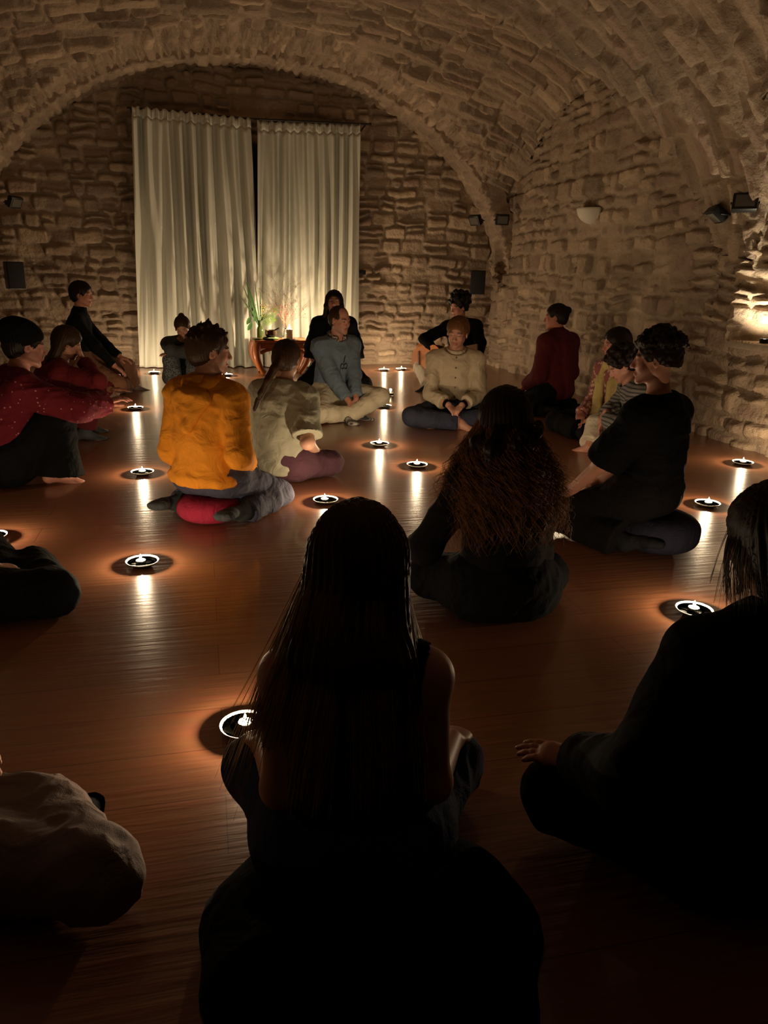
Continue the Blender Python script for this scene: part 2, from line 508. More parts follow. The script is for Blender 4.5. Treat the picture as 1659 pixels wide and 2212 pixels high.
def ceiling():
    # main barrel along the room with side vaults cut across it
    du = .017
    nt_ = 520
    t = np.linspace(0, math.pi, nt_)
    ys = np.concatenate([np.arange(Y0, 4.0, .05), np.arange(4.0, 9.62, .019)])
    T, Y = np.meshgrid(t, ys, indexing='ij')
    X = XC + (A + .02) * np.cos(T)
    zm = ZS + (RISE + .06) * np.sin(T) ** .97
    zt = z_trans(ys)[None, :] + .10 * np.clip((np.abs(X - XC) - A) * 0, 0, 1)
    # side vaults rise slightly towards the middle of the room
    qq = np.clip((z_trans(ys) - 1.30) / 1.66, 0, 1)[None, :]
    zt = zt + .76 * np.clip(np.sin(T), 0, 1) ** 1.3 * qq
    k = .05
    hdiff = np.clip(.5 + .5 * (zm - zt) / k, 0, 1)
    Z = zt * (1 - hdiff) + zm * hdiff + k * hdiff * (1 - hdiff)
    main = (zm > zt)
    s = np.cumsum(np.concatenate([[0], np.hypot(np.diff(A * np.cos(t)), np.diff(RISE * np.sin(t)))]))
    S = np.repeat(s[:, None], len(ys), 1)
    h1, c1, D1 = rubble(Y.ravel(), S.ravel(), seed=71, rh=(.055, .14), sw=(.18, .50), joint=.009, relief=1.25)
    # across vault: courses run along X
    arc = np.cumsum(np.concatenate([[0], np.hypot(np.diff(ys), np.diff(z_trans(ys)))]))
    AR = np.repeat(arc[None, :], nt_, 0)
    h2, c2, D2 = rubble(X.ravel(), AR.ravel(), seed=72, rh=(.06, .15), sw=(.20, .52), joint=.010, relief=1.15)
    mm = main.ravel()
    h3, c3, D3 = rubble(S.ravel() + 9, Y.ravel(), seed=73, rh=(.07, .16), sw=(.20, .50), joint=.010, relief=1.2)
    out_ = (Y.ravel() < 8.2); h1 = np.where(out_, h3, h1); c1 = np.where(out_, c3, c1); D1 = np.where(out_, D3, D1)
    h = np.where(mm, h1, h2); c = np.where(mm, c1, c2); D = np.where(mm, D1, D2)
    P = np.stack([X, Y, Z], -1)
    du_ = np.gradient(P, axis=0); dv_ = np.gradient(P, axis=1)
    N = np.cross(du_, dv_); N /= np.maximum(np.linalg.norm(N, axis=-1, keepdims=True), 1e-9)
    cen = np.array([XC, 0, 0.6])
    inward = (cen[None, None] - P); inward[..., 1] = 0
    sgn = np.sign((N * inward).sum(-1, keepdims=True)); N = N * sgn
    P = P.reshape(-1, 3) + N.reshape(-1, 3) * (h[:, None] - .02)
    col = stone_color(c, D, P[:, 0] + P[:, 1], P[:, 2], 12)
    o = mesh_np('ceiling', P, grid_faces(nt_, len(ys)), mat=M['stone'], colors=col)
    tag(o, kind='structure')
    # the arch rib against the back wall: small stones set round the curve
    yr = np.arange(9.50, YB + .12, .016); nt2 = 520
    t = np.linspace(-.12, math.pi + .12, nt2)
    T, Y = np.meshgrid(t, yr, indexing='ij')
    X = XC + A * np.cos(T); Z = ZS + RISE * np.where(np.sin(T) > 0, np.abs(np.sin(T)), -np.abs(np.sin(T)) * 1.6)
    s = np.cumsum(np.concatenate([[0], np.hypot(np.diff(A * np.cos(t)), np.diff(RISE * np.sin(t)))]))
    S = np.repeat(s[:, None], len(yr), 1)
    h, c, D = rubble(Y.ravel() * 1.0 + .7, S.ravel(), seed=81, rh=(.07, .15), sw=(.14, .30), joint=.008, relief=.5)
    nx = (np.cos(T) / A); nz = (np.sin(T) / RISE); nn = np.hypot(nx, nz)
    P = np.stack([X, Y, Z], -1).reshape(-1, 3) - np.stack([nx / nn, 0 * nn, nz / nn], -1).reshape(-1, 3) * (h[:, None] - .02)
    # front edge of the rib
    P2 = P.reshape(nt2, len(yr), 3)
    front = P2[:, :1, :] + np.stack([nx / nn, 0 * nn, nz / nn], -1)[:, :1, :] * np.linspace(.22, .02, 8)[None, :, None]
    front[..., 1] += .012 * fbm(front[..., 0] * 7, front[..., 2] * 7, seed=5)
    F2 = np.concatenate([front, P2], 1); nn2 = F2.shape[1]
    colg = stone_color(c, D, P[:, 0], P[:, 2], 15).reshape(nt2, len(yr), 3)
    colf = np.repeat(colg[:, :1], 8, 1)
    colg = np.concatenate([colf, colg], 1).reshape(-1, 3)
    o = mesh_np('trim_1', F2.reshape(-1, 3), grid_faces(nt2, nn2), mat=M['stone'], colors=colg)
    tag(o, kind='structure')
ceiling()
# dark window behind the curtains
mb = MB(); mb.box((.66, YB - .07, 1.30), (1.5, .03, 2.6)); w2 = mb.build('window_2', M['dark_glass'], smooth=False); tag(w2, kind='structure')
mb = MB()
for zz in (.05, 1.3, 2.58): mb.box((.66, YB - .09, zz), (1.6, .05, .07), bev=.006)
for xx in (-.12, .66, 1.44): mb.box((xx, YB - .092, 1.30), (.06, .05, 2.6), bev=.006)
M['frame'] = new_mat('painted_frame', (.05, .05, .055), rough=.5)
mb.build('window_frame', M['frame'], w2)
# ---------------------------------------------------------------- curtains
def curtain_material():
    m = bpy.data.materials.new('cotton_curtain'); m.use_nodes = True
    nt = m.node_tree; b = nt.nodes['Principled BSDF']
    b.inputs['Base Color'].default_value = (.76, .76, .66, 1); b.inputs['Roughness'].default_value = .9; b.inputs['Specular IOR Level'].default_value = .15
    tr = nt.nodes.new('ShaderNodeBsdfTranslucent'); tr.inputs['Color'].default_value = (.6, .52, .38, 1)
    mix = nt.nodes.new('ShaderNodeMixShader'); mix.inputs[0].default_value = .12
    out = nt.nodes['Material Output']
    tc = nt.nodes.new('ShaderNodeTexCoord'); n = nt.nodes.new('ShaderNodeTexNoise'); n.inputs['Scale'].default_value = 350
    nt.links.new(tc.outputs['Object'], n.inputs['Vector'])
    bp = nt.nodes.new('ShaderNodeBump'); bp.inputs['Distance'].default_value = .0008
    nt.links.new(n.outputs['Fac'], bp.inputs['Height']); nt.links.new(bp.outputs['Normal'], b.inputs['Normal'])
    nt.links.new(b.outputs[0], mix.inputs[1]); nt.links.new(tr.outputs[0], mix.inputs[2]); nt.links.new(mix.outputs[0], out.inputs['Surface'])
    return m
M['curtain'] = curtain_material()

def curtain(x0t, x1t, x0b, x1b, ztl, ztr, yc, seed, label, lean=0.0):
    rng = np.random.RandomState(seed)
    nu, nv = 520, 90
    a = np.linspace(0, 1, nu)[:, None]; v = np.linspace(0, 1, nv)[None, :]
    x = (x0t + (x1t - x0t) * a) * v + (x0b + (x1b - x0b) * a) * (1 - v)
    ztop = ztl + (ztr - ztl) * a + .012 * np.sin(a * 88 + seed)
    z = .008 + (ztop - .008) * v
    width = x1t - x0t
    ph = a * width
    broad = np.zeros_like(x)
    for k in range(9):
        fr = rng.uniform(4, 13); p0 = rng.uniform(0, 6.28); am = rng.uniform(.006, .017)
        broad = broad + am * np.sin(2 * np.pi * (fr * ph / 1.3 + .20 * np.sin(v * 2.2 + p0)) + p0)
    sharp = np.abs(np.sin(2 * np.pi * (ph * 4.3 + .12 * np.sin(5 * v + seed)))) ** 1.6 * .045 * (1 - .35 * v)
    head = np.clip((v - .955) / .02, 0, 1)
    pleat = .010 * np.sin(ph * 2 * np.pi * 19) + .004 * np.sin(ph * 2 * np.pi * 43)
    y = yc - (broad * 1.5 + sharp) * (1 - .75 * head) - pleat * head + .05 * (1 - v) ** 3
    x = x + .012 * np.sin(2 * np.pi * ph * 4.3 * 2) * (1 - v)
    y = y + lean * 0
    P = np.stack([x, y, z * np.ones_like(x)], -1).reshape(-1, 3)
    root = empty('curtain', (float((x0t + x1t) / 2), yc, 0), label=label, cat='curtain', group='cream curtains on the back wall')
    P = P - np.array([(x0t + x1t) / 2, yc, 0])
    F = grid_faces(nu, nv)
    P3 = P.reshape(nu, nv, 3); kk = int(nv * .958)
    o = mesh_np('curtain_cloth', P3[:, :kk + 1].reshape(-1, 3), grid_faces(nu, kk + 1), mat=M['curtain'], parent=root)
    s = o.modifiers.new('th', 'SOLIDIFY'); s.thickness = .0015
    o = mesh_np('header_tape', P3[:, kk:].reshape(-1, 3), grid_faces(nu, nv - kk), mat=M['curtain'], parent=root)
    s = o.modifiers.new('th', 'SOLIDIFY'); s.thickness = .004
    # weighted hem
    h = MB()
    step = 8
    pts = [tuple(P3[i, 0] + np.array([0, -.004, .012])) for i in range(0, nu, step)]
    h.tube(pts, .007, 6); h.build('bottom_hem', M['curtain'], root)
    return root
curtain(-.645, .66, -.775, .72, 2.885, 2.84, 9.74, 3, 'left cream curtain, the wider one, hanging floor-length beside the plants', 0)
curtain(.735, 1.955, .66, 1.975, 2.83, 2.86, 9.78, 8, 'right cream curtain, the narrower one, behind the woman in black')
rod = MB(); rod.tube([(-.70, 9.765, 2.875), (.65, 9.765, 2.845), (2.07, 9.765, 2.875)], .011, 10)
ro = rod.build('curtain_rod', M['black_metal']); tag(ro, 'thin dark rod carrying the two cream curtains', 'curtain rod')
fin = MB(); fin.lathe([(.0, -.02), (.016, -.012), (.018, 0), (.014, .012), (0, .018)], (2.08, 9.765, 2.876), 14, Matrix.Rotation(math.pi / 2, 4, 'Y')); fin.build('finial', M['black_metal'], ro)
for xx in (-.66, 2.02):
    br = MB(); br.tube([(xx, 9.765, 2.868), (xx, YB - .02, 2.84)], .009, 8); br.build('bracket', M['black_metal'], ro)

# ---------------------------------------------------------------- candles
def make_dish(loc, **kw):
    r = empty('candle_dish', loc, **kw)
    d = MB()
    d.lathe([(0, .004), (.030, .004), (.048, .0065), (.0610, .0148), (.0615, .0130), (.050, .003), (.030, .0), (0, 0)], n=40)
    d.build('dish_bowl', M['dish_shade'], r)
    d = MB(); d.lathe([(.0605, .0145), (.0648, .0185), (.0668, .0190), (.0665, .0170), (.0615, .0125), (.0605, .0145)], n=44)
    d.build('dish_rim', M['dish'], r)
    return r

def flame_mb(z0, h, r):
    f = MB(); f.lathe([(0.0001, 0), (r * .7, h * .12), (r, h * .3), (r * .85, h * .5), (r * .45, h * .75), (.0001, h)], (0, 0, z0), 12); return f

def make_tealight(loc, **kw):
    r = empty('tealight', loc, **kw)
    c = MB(); c.lathe([(0, .0), (.0185, .0), (.0193, .002), (.0195, .0185), (.0189, .0185), (.0184, .003), (0, .003)], n=28); c.build('tin_cup', M['tin'], r)
    w = MB(); w.lathe([(0, .0035), (.0180, .0035), (.0182, .0125), (.010, .0115), (0, .0112)], n=24); w.build('wax', M['wax'], r)
    k = MB(); k.tube([(0, 0, .011), (.0005, 0, .018), (.002, 0, .021)], .0008, 6); k.build('wick', M['wick'], r)
    flame_mb(.019, .026, .0052).build('flame', M['flame'], r)
    return r

def candle_light(loc, power, r=.008, color=FLAME_COL, name='flame_light'):
    l = bpy.data.lights.new(name, 'POINT'); l.energy = power; l.color = color; l.shadow_soft_size = r
    o = bpy.data.objects.new(name, l); o.location = loc; link(o); return o

TL = [  # x, y, where
 (-.93, 9.35, 'farthest left, close to the back wall beside the left curtain'),
 (-.57, 9.22, 'at the foot of the left curtain'),
 (-.60, 6.82, 'between the left group and the orange-hooded man, third from the curtain'),
 (-.39, 4.56, 'level with the orange-hooded man\'s sleeve, on his left side'),
 (-.29, 3.06, 'alone on open floor just nearer than the orange-hooded man'),
 (-.97, 3.50, 'cut by the left picture edge above the dark bent knee'),
 (.06, 1.78, 'nearest of all, half hidden by the long-haired woman\'s arm'),
 (2.22, 9.35, 'by the back wall just right of the woman in black'),
 (2.46, 9.42, 'by the back wall, the smaller one left of the guitarist\'s trousers'),
 (1.60, 6.70, 'in front of the glowing glass votive, by the striped socks'),
 (1.20, 5.14, 'in open floor between the sitting men and the long-haired woman'),
 (1.30, 4.50, 'just left of the curly-haired woman'),
 (.60, 3.82, 'right behind the long-haired woman\'s crown'),
 (.25, 8.97, 'hidden behind the orange-hooded man\'s face, in front of the table'),
 (3.52, 4.25, 'by the right wall under the lit niche'),
 (2.66, 3.43, 'between the young man in black and the nearest right head'),
 (1.73, 2.21, 'large in view beside the right-edge person\'s shoulder'),
 (1.72, 9.15, 'hidden behind the woman in black, near the right curtain'),
 (1.94, 3.74, 'by the fingers of the man in the black T-shirt'),
]
tl0 = dish0 = None
for x, y, where in TL:
    dl = 'round shallow candle dish ' + where; tlb = 'lit tealight ' + where
    if dish0 is None:
        dish0 = make_dish((x, y, 0), label=dl, cat='candle dish', group='candle dishes on the floor')
        tl0 = make_tealight((x, y, .004), label=tlb, cat='candle', group='lit tealights on the floor')
    else:
        a = RNG.uniform(0, 6.28)
        dup(dish0, (x, y, 0), a, label=dl, cat='candle dish', group='candle dishes on the floor')
        dup(tl0, (x + RNG.uniform(-.006, .006), y + RNG.uniform(-.006, .006), .004), a, label=tlb, cat='candle', group='lit tealights on the floor')
    candle_light((x, y, .0375), CANDLE_W, .0055)
dish0.rotation_euler.z = 1.0

def votive():
    x, y = 1.82, 7.36
    r = empty('glass_votive', (x, y, 0), label='small glowing glass candle holder behind the striped socks', cat='candle holder')
    g = MB(); g.lathe([(0, 0), (.030, 0), (.033, .004), (.035, .068), (.0325, .068), (.0305, .008), (0, .007)], n=32); g.build('glass_cup', M['glass'], r)
    w = MB(); w.lathe([(0, .009), (.0295, .009), (.031, .030), (0, .028)], n=28); w.build('wax', M['glowwax'], r)
    flame_mb(.032, .028, .006).build('flame', M['flame'], r)
    candle_light((x, y, .055), CANDLE_W * .8, .012)
mgw = new_mat('lit_wax', (.85, .7, .5), rough=.5)
mgw.node_tree.nodes['Principled BSDF'].inputs['Subsurface Weight'].default_value = 0
M['glowwax'] = mgw
votive()

# niche lamp: small upward spotlight on the sill
def niche_lamp():
    x, y, z = XR + .06, 4.74, .76
    r = empty('uplight', (x, y, z), label='small round uplight shining on the sill of the lit niche', cat='lamp')
    b = MB(); b.lathe([(0, 0), (.030, 0), (.032, .003), (.032, .030), (.030, .032), (.027, .032), (.026, .022), (0, .022)], n=28); b.build('lamp_body', M['black_metal'], r)
    l = MB(); l.lathe([(0, .027), (.026, .027), (.026, .029), (0, .030)], n=24); l.build('lens', M['lamp_lens'], r)
    s = bpy.data.lights.new('niche_spot', 'SPOT'); s.energy = LAMP_W; s.color = (1, .86, .60); s.spot_size = math.radians(150); s.spot_blend = .8; s.shadow_soft_size = .02
    o = bpy.data.objects.new('niche_spot', s); o.location = (x + .02, y - .04, z + .045)
    o.rotation_euler = Vector((.30, .22, 1)).to_track_quat('-Z', 'Y').to_euler(); link(o)
M['lamp_lens'] = emit_mat('lamp_lens', (1, .93, .8), 12)
niche_lamp()
# ---------------------------------------------------------------- things on the walls
def speaker(name_label, loc, rz, tilt=0.0):
    r = empty('wall_speaker', loc, rz, label=name_label, cat='speaker', group='black wall speakers')
    b = MB(); b.box((0, 0, 0), (.185, .20, .30), bev=.012); b.build('cabinet', M['black_plastic'], r)
    g = MB(); g.box((0, -.103, 0), (.168, .010, .282), bev=.004); g.build('grille', M['grille'], r)
    e = MB(); e.box((0, -.1015, -.146), (.17, .006, .003)); e.build('trim_line', M['silver'], r)
    k = MB(); k.tube([(0, .09, 0), (0, .20, .0)], .016, 10); k.box((0, .20, 0), (.06, .02, .12), bev=.004); k.build('wall_bracket', M['black_metal'], r)
    return r
speaker('black loudspeaker high in the right corner above the guitarist', (3.52, 9.66, 1.09), math.radians(-18))
speaker('black loudspeaker on the far left edge above the woman in a black turtleneck', (-2.06, 9.72, 1.06), math.radians(22))

def floodlight(label, loc, rz, tilt, group='black floodlights on the stone piers'):
    r = empty('floodlight', loc, rz, label=label, cat='floodlight', group=group)
    R1 = Matrix.Rotation(tilt, 4, 'X')
    b = MB(); b.box((0, 0, 0), (.165, .055, .125), rot=R1, bev=.012)
    for k in range(-3, 4): b.box(R1 @ Vector((k * .02, .036, 0)), (.005, .028, .10), rot=R1)
    b.build('housing', M['black_metal'], r)
    g = MB(); g.box(R1 @ Vector((0, -.029, 0)), (.125, .004, .085), rot=R1); g.build('front_glass', M['lens'], r)
    a = MB(); a.tube([(-.088, 0, 0), (-.088, .07, -.005), (0, .095, -.005), (.088, .07, -.005), (.088, 0, 0)], .006, 6); a.build('yoke', M['black_metal'], r)
    a = MB(); a.box((0, .105, -.005), (.05, .03, .05), bev=.005); a.build('mount', M['black_metal'], r)
    return r
floodlight('black floodlight on the arch foot at right, the one aimed left', (3.36, 9.44, 1.83), math.radians(-62), .5)
floodlight('black floodlight on the arch foot at right, its glass facing the room', (3.66, 9.30, 1.84), math.radians(-8), .25)
floodlight('black floodlight on the left foot of the arch', (-1.93, 9.55, 1.83), math.radians(58), .5)
floodlight('large black floodlight above the lit niche', (3.70, 4.88, 1.70), math.radians(-38), -.45)
floodlight('black floodlight seen edge-on just left of the niche', (3.70, 5.18, 1.64), math.radians(-105), .9)

sc = empty('wall_sconce', (XR + .005, 7.40, 1.74), math.radians(90), label='white half-bowl wall lamp, switched off, on the right stone wall', cat='wall lamp')
mb = MB(); n = 26
vs = []; rows = 12
for i in range(rows + 1):
    ph = math.pi / 2 * i / rows
    for k in range(n + 1):
        a = math.pi * k / n
        vs.append((.17 * math.cos(a) * math.cos(ph), -(-.15 * math.sin(a) * math.cos(ph)) if False else .16 * math.sin(a) * math.cos(ph), .105 - .15 * math.sin(ph)))
fs = [(i * (n + 1) + k, i * (n + 1) + k + 1, (i + 1) * (n + 1) + k + 1, (i + 1) * (n + 1) + k) for i in range(rows) for k in range(n)]
mb.add(vs, fs)
bo = mb.build('bowl', M['plaster'], sc); s = bo.modifiers.new('t', 'SOLIDIFY'); s.thickness = .008
mb = MB(); mb.box((0, .0, .04), (.12, .02, .10), bev=.004); mb.build('back_plate', M['plaster'], sc)
mb = MB(); mb.lathe([(0, 0), (.010, 0), (.010, .004), (0, .004)], (.11, .115, .07), 12, Matrix.Rotation(-math.pi / 2, 4, 'X')); mb.build('screw', M['black_metal'], sc)
bx = MB(); bx.box((2.05, YB - .045, 1.18), (.095, .05, .055), bev=.006)
b = bx.build('junction_box', M['black_plastic']); tag(b, 'small black box on the stone wall just right of the curtains', 'junction box')
bx = MB(); bx.tube([(2.0, YB - .04, 1.18), (1.97, YB - .045, 1.15), (1.94, YB - .04, 1.02)], .004, 6); bx.build('cable', M['black_plastic'], b)

# ---------------------------------------------------------------- the little altar table
TX, TY, TZ = .90, 9.25, .40
def altar_table():
    r = empty('altar_table', (TX, TY, 0), math.radians(4), label='low reddish wooden table with thick curved legs in front of the curtains', cat='table')
    w, d = .66, .42
    t = MB(); t.box((0, 0, TZ - .0175), (w, d, .035), bev=.012); t.build('tabletop', M['wood'], r)
    a = MB(); a.box((0, 0, TZ - .065), (w - .05, d - .05, .07), bev=.02); a.build('apron', M['wood'], r)
    for sx in (-1, 1):
        for sy in (-1, 1):
            l = MB(); pts = []; rad = []
            for i in range(13):
                q = i / 12; z = TZ - .04 - q * (TZ - .055)
                out = .052 * math.sin(q * math.pi * .95 + .25) - .050 * q
                pts.append((sx * (w / 2 - .055 + out), sy * (d / 2 - .055 + out), z)); rad.append(.050 - .022 * q + (.012 if i == 12 else 0))
            l.tube(pts, rad, 10); l.build('leg', M['wood'], r)
    # curved brackets under the apron make the arch between the legs
    for sy in (-1, 1):
        b = MB(); pts = [(-w / 2 + .07 + (w - .14) * i / 14, sy * (d / 2 - .05), TZ - .10 - .05 * (abs(2 * i / 14 - 1) ** 3)) for i in range(15)]
        b.tube(pts, .020, 8); b.build('bracket', M['wood'], r)
altar_table()

M['bronze'] = new_mat('dark_bronze', (.10, .065, .045), rough=.28, metal=.85, bump=(80, .0008))
M['leaf'] = new_mat('green_leaf', (.045, .12, .03), rough=.45, noise_var=.3)
M['leaf2'] = new_mat('fern_green', (.05, .085, .012), rough=.5, noise_var=.3)
M['petal'] = new_mat('yellow_flowers', (.35, .22, .05), rough=.6)
M['twig'] = new_mat('dry_twigs', (.10, .06, .035), rough=.8)
M['berry'] = new_mat('red_berries', (.22, .02, .02), rough=.35)
M['green_glass'] = new_mat('dark_green_glass', (.25, .32, .12), rough=.08, trans=.8)
M['amber'] = new_mat('amber_glass', (.65, .25, .07), rough=.2, trans=.5)
M['green_cloth'] = fabric('green_brocade', (.07, .10, .035))
M['pillar_wax'] = new_mat('pillar_wax', (.80, .62, .42), rough=.5)

def leaf_blade(mb, base, tip, width, droop=.0, n=10, side=None):
    base, tip = Vector(base), Vector(tip); d = tip - base
    s = side or d.cross(Vector((0, 1, 0))).normalized()
    vs = []; fs = []
    for i in range(n + 1):
        q = i / n
        p = base + d * q + Vector((0, 0, droop * (4 * q * (1 - q)) - 0))
        wv = width * math.sin(math.pi * (q * .92 + .05)) ** .7
        nrm = d.normalized().cross(s).normalized()
        vs += [p - s * wv / 2 + nrm * wv * .12, p, p + s * wv / 2 + nrm * wv * .12]
    for i in range(n):
        for k in range(2): fs.append((i * 3 + k, i * 3 + k + 1, (i + 1) * 3 + k + 1, (i + 1) * 3 + k))
    mb.add(vs, fs)

def bottle_vase():
    x, y = .68, 9.34
    r = empty('vase', (x, y, TZ), label='dark glass bottle holding strap leaves and a fern, left on the table', cat='vase')
    v = MB(); v.lathe([(0, 0), (.040, 0), (.046, .01), (.046, .10), (.036, .13), (.017, .155), (.015, .20), (.019, .205), (.013, .20), (.014, .15), (.03, .12), (.04, .02), (0, .01)], n=24)
    v.build('glass_bottle', M['green_glass'], r)
    a = empty('foliage_arrangement', (x, y, TZ + .20), label='arrangement of strap leaves, fern and yellow flowers in the glass bottle', cat='flower arrangement')
    s = MB()
    for tip, w, dr in [((-.19, -.01, .40), .018, .0), ((-.15, .02, .44), .026, .02), ((-.235, 0, .30), .016, .02), ((-.05, .02, .46), .012, 0), ((.01, .01, .34), .014, 0)]:
        leaf_blade(s, (0, 0, -.10), tip, w, dr)
    s.build('strap_leaves', M['leaf'], a)
    f = MB()
    for (bx_, tipx, tipz) in [(0, .24, .15), (0, .20, .02)]:
        p0, p1 = Vector((0, -.01, -.02)), Vector((tipx, -.03, tipz))
        f.tube([p0, p0.lerp(p1, .5) + Vector((0, 0, .03)), p1], .0016, 5)
        for i in range(16):
            q = .12 + .86 * i / 15; p = p0.lerp(p1, q) + Vector((0, 0, .03 * 4 * q * (1 - q)))
            L = .075 * math.sin(math.pi * min(1, q * .85 + .18))
            leaf_blade(f, p, p + Vector((L * .55, -.01, -L)), .009, 0, 5); leaf_blade(f, p, p + Vector((L * .2, .01, L * .8)), .009, 0, 5)
    f.build('fern_fronds', M['leaf2'], a)
    b = MB()
    for (tx, tz) in [(-.11, .05), (-.10, -.02), (.05, .09)]:
        b.tube([(0, 0, -.02), (tx * .6, 0, tz + .03), (tx, 0, tz)], .002, 5)
        leaf_blade(b, (tx, 0, tz), (tx - .05, 0, tz - .09), .045, 0, 7); leaf_blade(b, (tx * .7, 0, tz + .02), (tx * .7 + .01, -.02, tz + .09), .03, 0, 6)
    b.build('broad_leaves', M['leaf'], a)
    p = MB(); R_ = random.Random(4)
    for i in range(60):
        c = Vector((.045 + R_.gauss(0, .022), -.02 + R_.gauss(0, .015), .14 + R_.gauss(0, .045)))
        leaf_blade(p, c, c + Vector((R_.uniform(-.014, .014), R_.uniform(-.01, .01), R_.uniform(-.012, .016))), .009, 0, 3)
    for i in range(7): p.tube([(0, 0, 0), (.03, -.01, .08), (.045 + R_.gauss(0, .02), -.02, .14 + R_.gauss(0, .04))], .0012, 4)
    p.build('yellow_blossoms', M['petal'], a)
bottle_vase()

def twig_vase():
    x, y = .98, 9.33
    r = empty('vase', (x, y, TZ), label='slim clear glass flask with bare twigs, right on the table behind the candle', cat='vase')
    v = MB(); v.lathe([(0, 0), (.045, 0), (.048, .008), (.030, .07), (.014, .12), (.012, .17), (.016, .175), (.010, .17), (.011, .12), (.026, .07), (.042, .012), (0, .008)], n=24)
    v.build('glass_flask', M['glass'], r)
    a = empty('twig_arrangement', (x, y, TZ + .17), label='spray of fine bare twigs with red berries standing in the clear flask', cat='twigs')
    R_ = random.Random(11); t = MB(); bn = MB()
    def grow(p, d, L, rad, depth):
        pts = [p]; q = p.copy(); dd = d.copy(); n = 6
        for i in range(n):
            dd = (dd + Vector((R_.gauss(0, .14), R_.gauss(0, .10), R_.gauss(0, .07) - .05 * (depth > 0)))).normalized()
            q = q + dd * (L / n); pts.append(q.copy())
            if depth < 2 and i > 0 and R_.random() < (.75 if depth == 0 else .5):
                grow(q.copy(), (dd + Vector((R_.gauss(0, .6), R_.gauss(0, .35), R_.gauss(0, .25)))).normalized(), L * R_.uniform(.35, .6), rad * .6, depth + 1)
            if R_.random() < .10 and q.z < .25:
                bn.lathe([(0, -.005), (.004, -.003), (.005, 0), (.004, .003), (0, .005)], q + Vector((0, -.005, 0)), 8)
        t.tube(pts, rad, 4, r_end=rad * .4)
    for i in range(13):
        an = R_.uniform(-.62, .62)
        grow(Vector((0, 0, -.06)), Vector((math.sin(an), R_.gauss(0, .09), math.cos(an))).normalized(), R_.uniform(.32, .56), .0022, 0)
    for i in range(26):
        c = Vector((-.02 + R_.gauss(0, .03), -.01 + R_.gauss(0, .02), .14 + R_.gauss(0, .05)))
        bn.lathe([(0, -.005), (.004, -.003), (.005, 0), (.004, .003), (0, .005)], c, 8); t.tube([c, (0, 0, .02)], .0009, 3)
    t.build('twigs', M['twig'], a); o = bn.build('berries', M['berry'], a)
twig_vase()

def bowl_set():
    x, y = .785, 9.13
    c = MB(); c.lathe([(0, 0), (.085, .0), (.098, .010), (.096, .022), (.070, .030), (.0, .026)], (0, 0, 0), 32)
    o = c.build('bowl_cushion', M['green_cloth'], loc=(x, y, TZ)); tag(o, 'flat green ring cushion under the singing bowl', 'cushion')
    r = empty('singing_bowl', (x, y, TZ + .027), label='dark bronze singing bowl on a green cushion on the table', cat='bowl')
    b = MB(); b.lathe([(0, 0), (.040, 0), (.058, .012), (.068, .040), (.067, .078), (.071, .084), (.066, .084), (.062, .076), (.062, .040), (.050, .016), (0, .007)], n=36); b.build('bowl_body', M['bronze'], r)
    m = empty('mallet', (x + .01, y - .01, TZ + .105), label='dark wooden mallet lying across the singing bowl', cat='mallet')
    t = MB(); t.tube([(-.05, 0, -.032), (.045, 0, .004)], .006, 8); t.build('mallet_handle', M['twig'], m)
    t = MB(); t.tube([(.035, 0, .0), (.085, 0, .026)], .0125, 12); t.build('mallet_head', M['black_plastic'], m)
bowl_set()

def pillar():
    x, y = 1.00, 9.10
    s = MB(); s.lathe([(0, 0), (.040, 0), (.062, .006), (.070, .014), (.066, .014), (.04, .006), (0, .005)], n=32)
    o = s.build('candle_saucer', M['dish'], loc=(x, y, TZ)); tag(o, 'small pale saucer under the thick candle on the table', 'saucer')
    r = empty('pillar_candle', (x, y, TZ + .005), label='thick cream pillar candle burning on the table', cat='candle')
    b = MB(); b.lathe([(0, 0), (.036, 0), (.037, .004), (.037, .115), (.034, .119), (.024, .112), (0, .110)], n=32); b.build('wax_body', M['pillar_wax'], r)
    k = MB(); k.tube([(0, 0, .108), (0, 0, .128)], .0012, 6); k.build('wick', M['wick'], r)
    flame_mb(.120, .055, .013).build('flame', M['flame'], r)
    candle_light((x, y, TZ + .155), CANDLE_W * 5.0, .016)
    r = empty('amber_votive', (.78, 9.38, TZ), label='little amber glass candle glowing behind the singing bowl', cat='candle holder')
    b = MB(); b.lathe([(0, 0), (.026, 0), (.028, .06), (.025, .06), (.024, .006), (0, .006)], n=24); b.build('glass_cup', M['amber'], r)
    flame_mb(.018, .022, .005).build('flame', M['flame'], r)
    p = MB(); p.lathe([(0, 0), (.032, .0), (.055, .010), (.052, .012), (.03, .004), (0, .003)], n=24)
    o = p.build('leaf_bowl', M['leaf'], loc=(.615, 9.11, TZ)); tag(o, 'tiny green leaf-shaped bowl on the left end of the table', 'bowl')
pillar()
# ---------------------------------------------------------------- sculpting engine: smooth distance fields meshed as one surface
def V3(*a): return np.array(a, np.float64)
def unit(v):
    v = np.asarray(v, float); return v / max(1e-9, np.linalg.norm(v))
def rotz(a):
    c, s = math.cos(a), math.sin(a); return np.array([[c, -s, 0], [s, c, 0], [0, 0, 1.0]])
def rotx(a):
    c, s = math.cos(a), math.sin(a); return np.array([[1.0, 0, 0], [0, c, -s], [0, s, c]])
def roty(a):
    c, s = math.cos(a), math.sin(a); return np.array([[c, 0, s], [0, 1.0, 0], [-s, 0, c]])

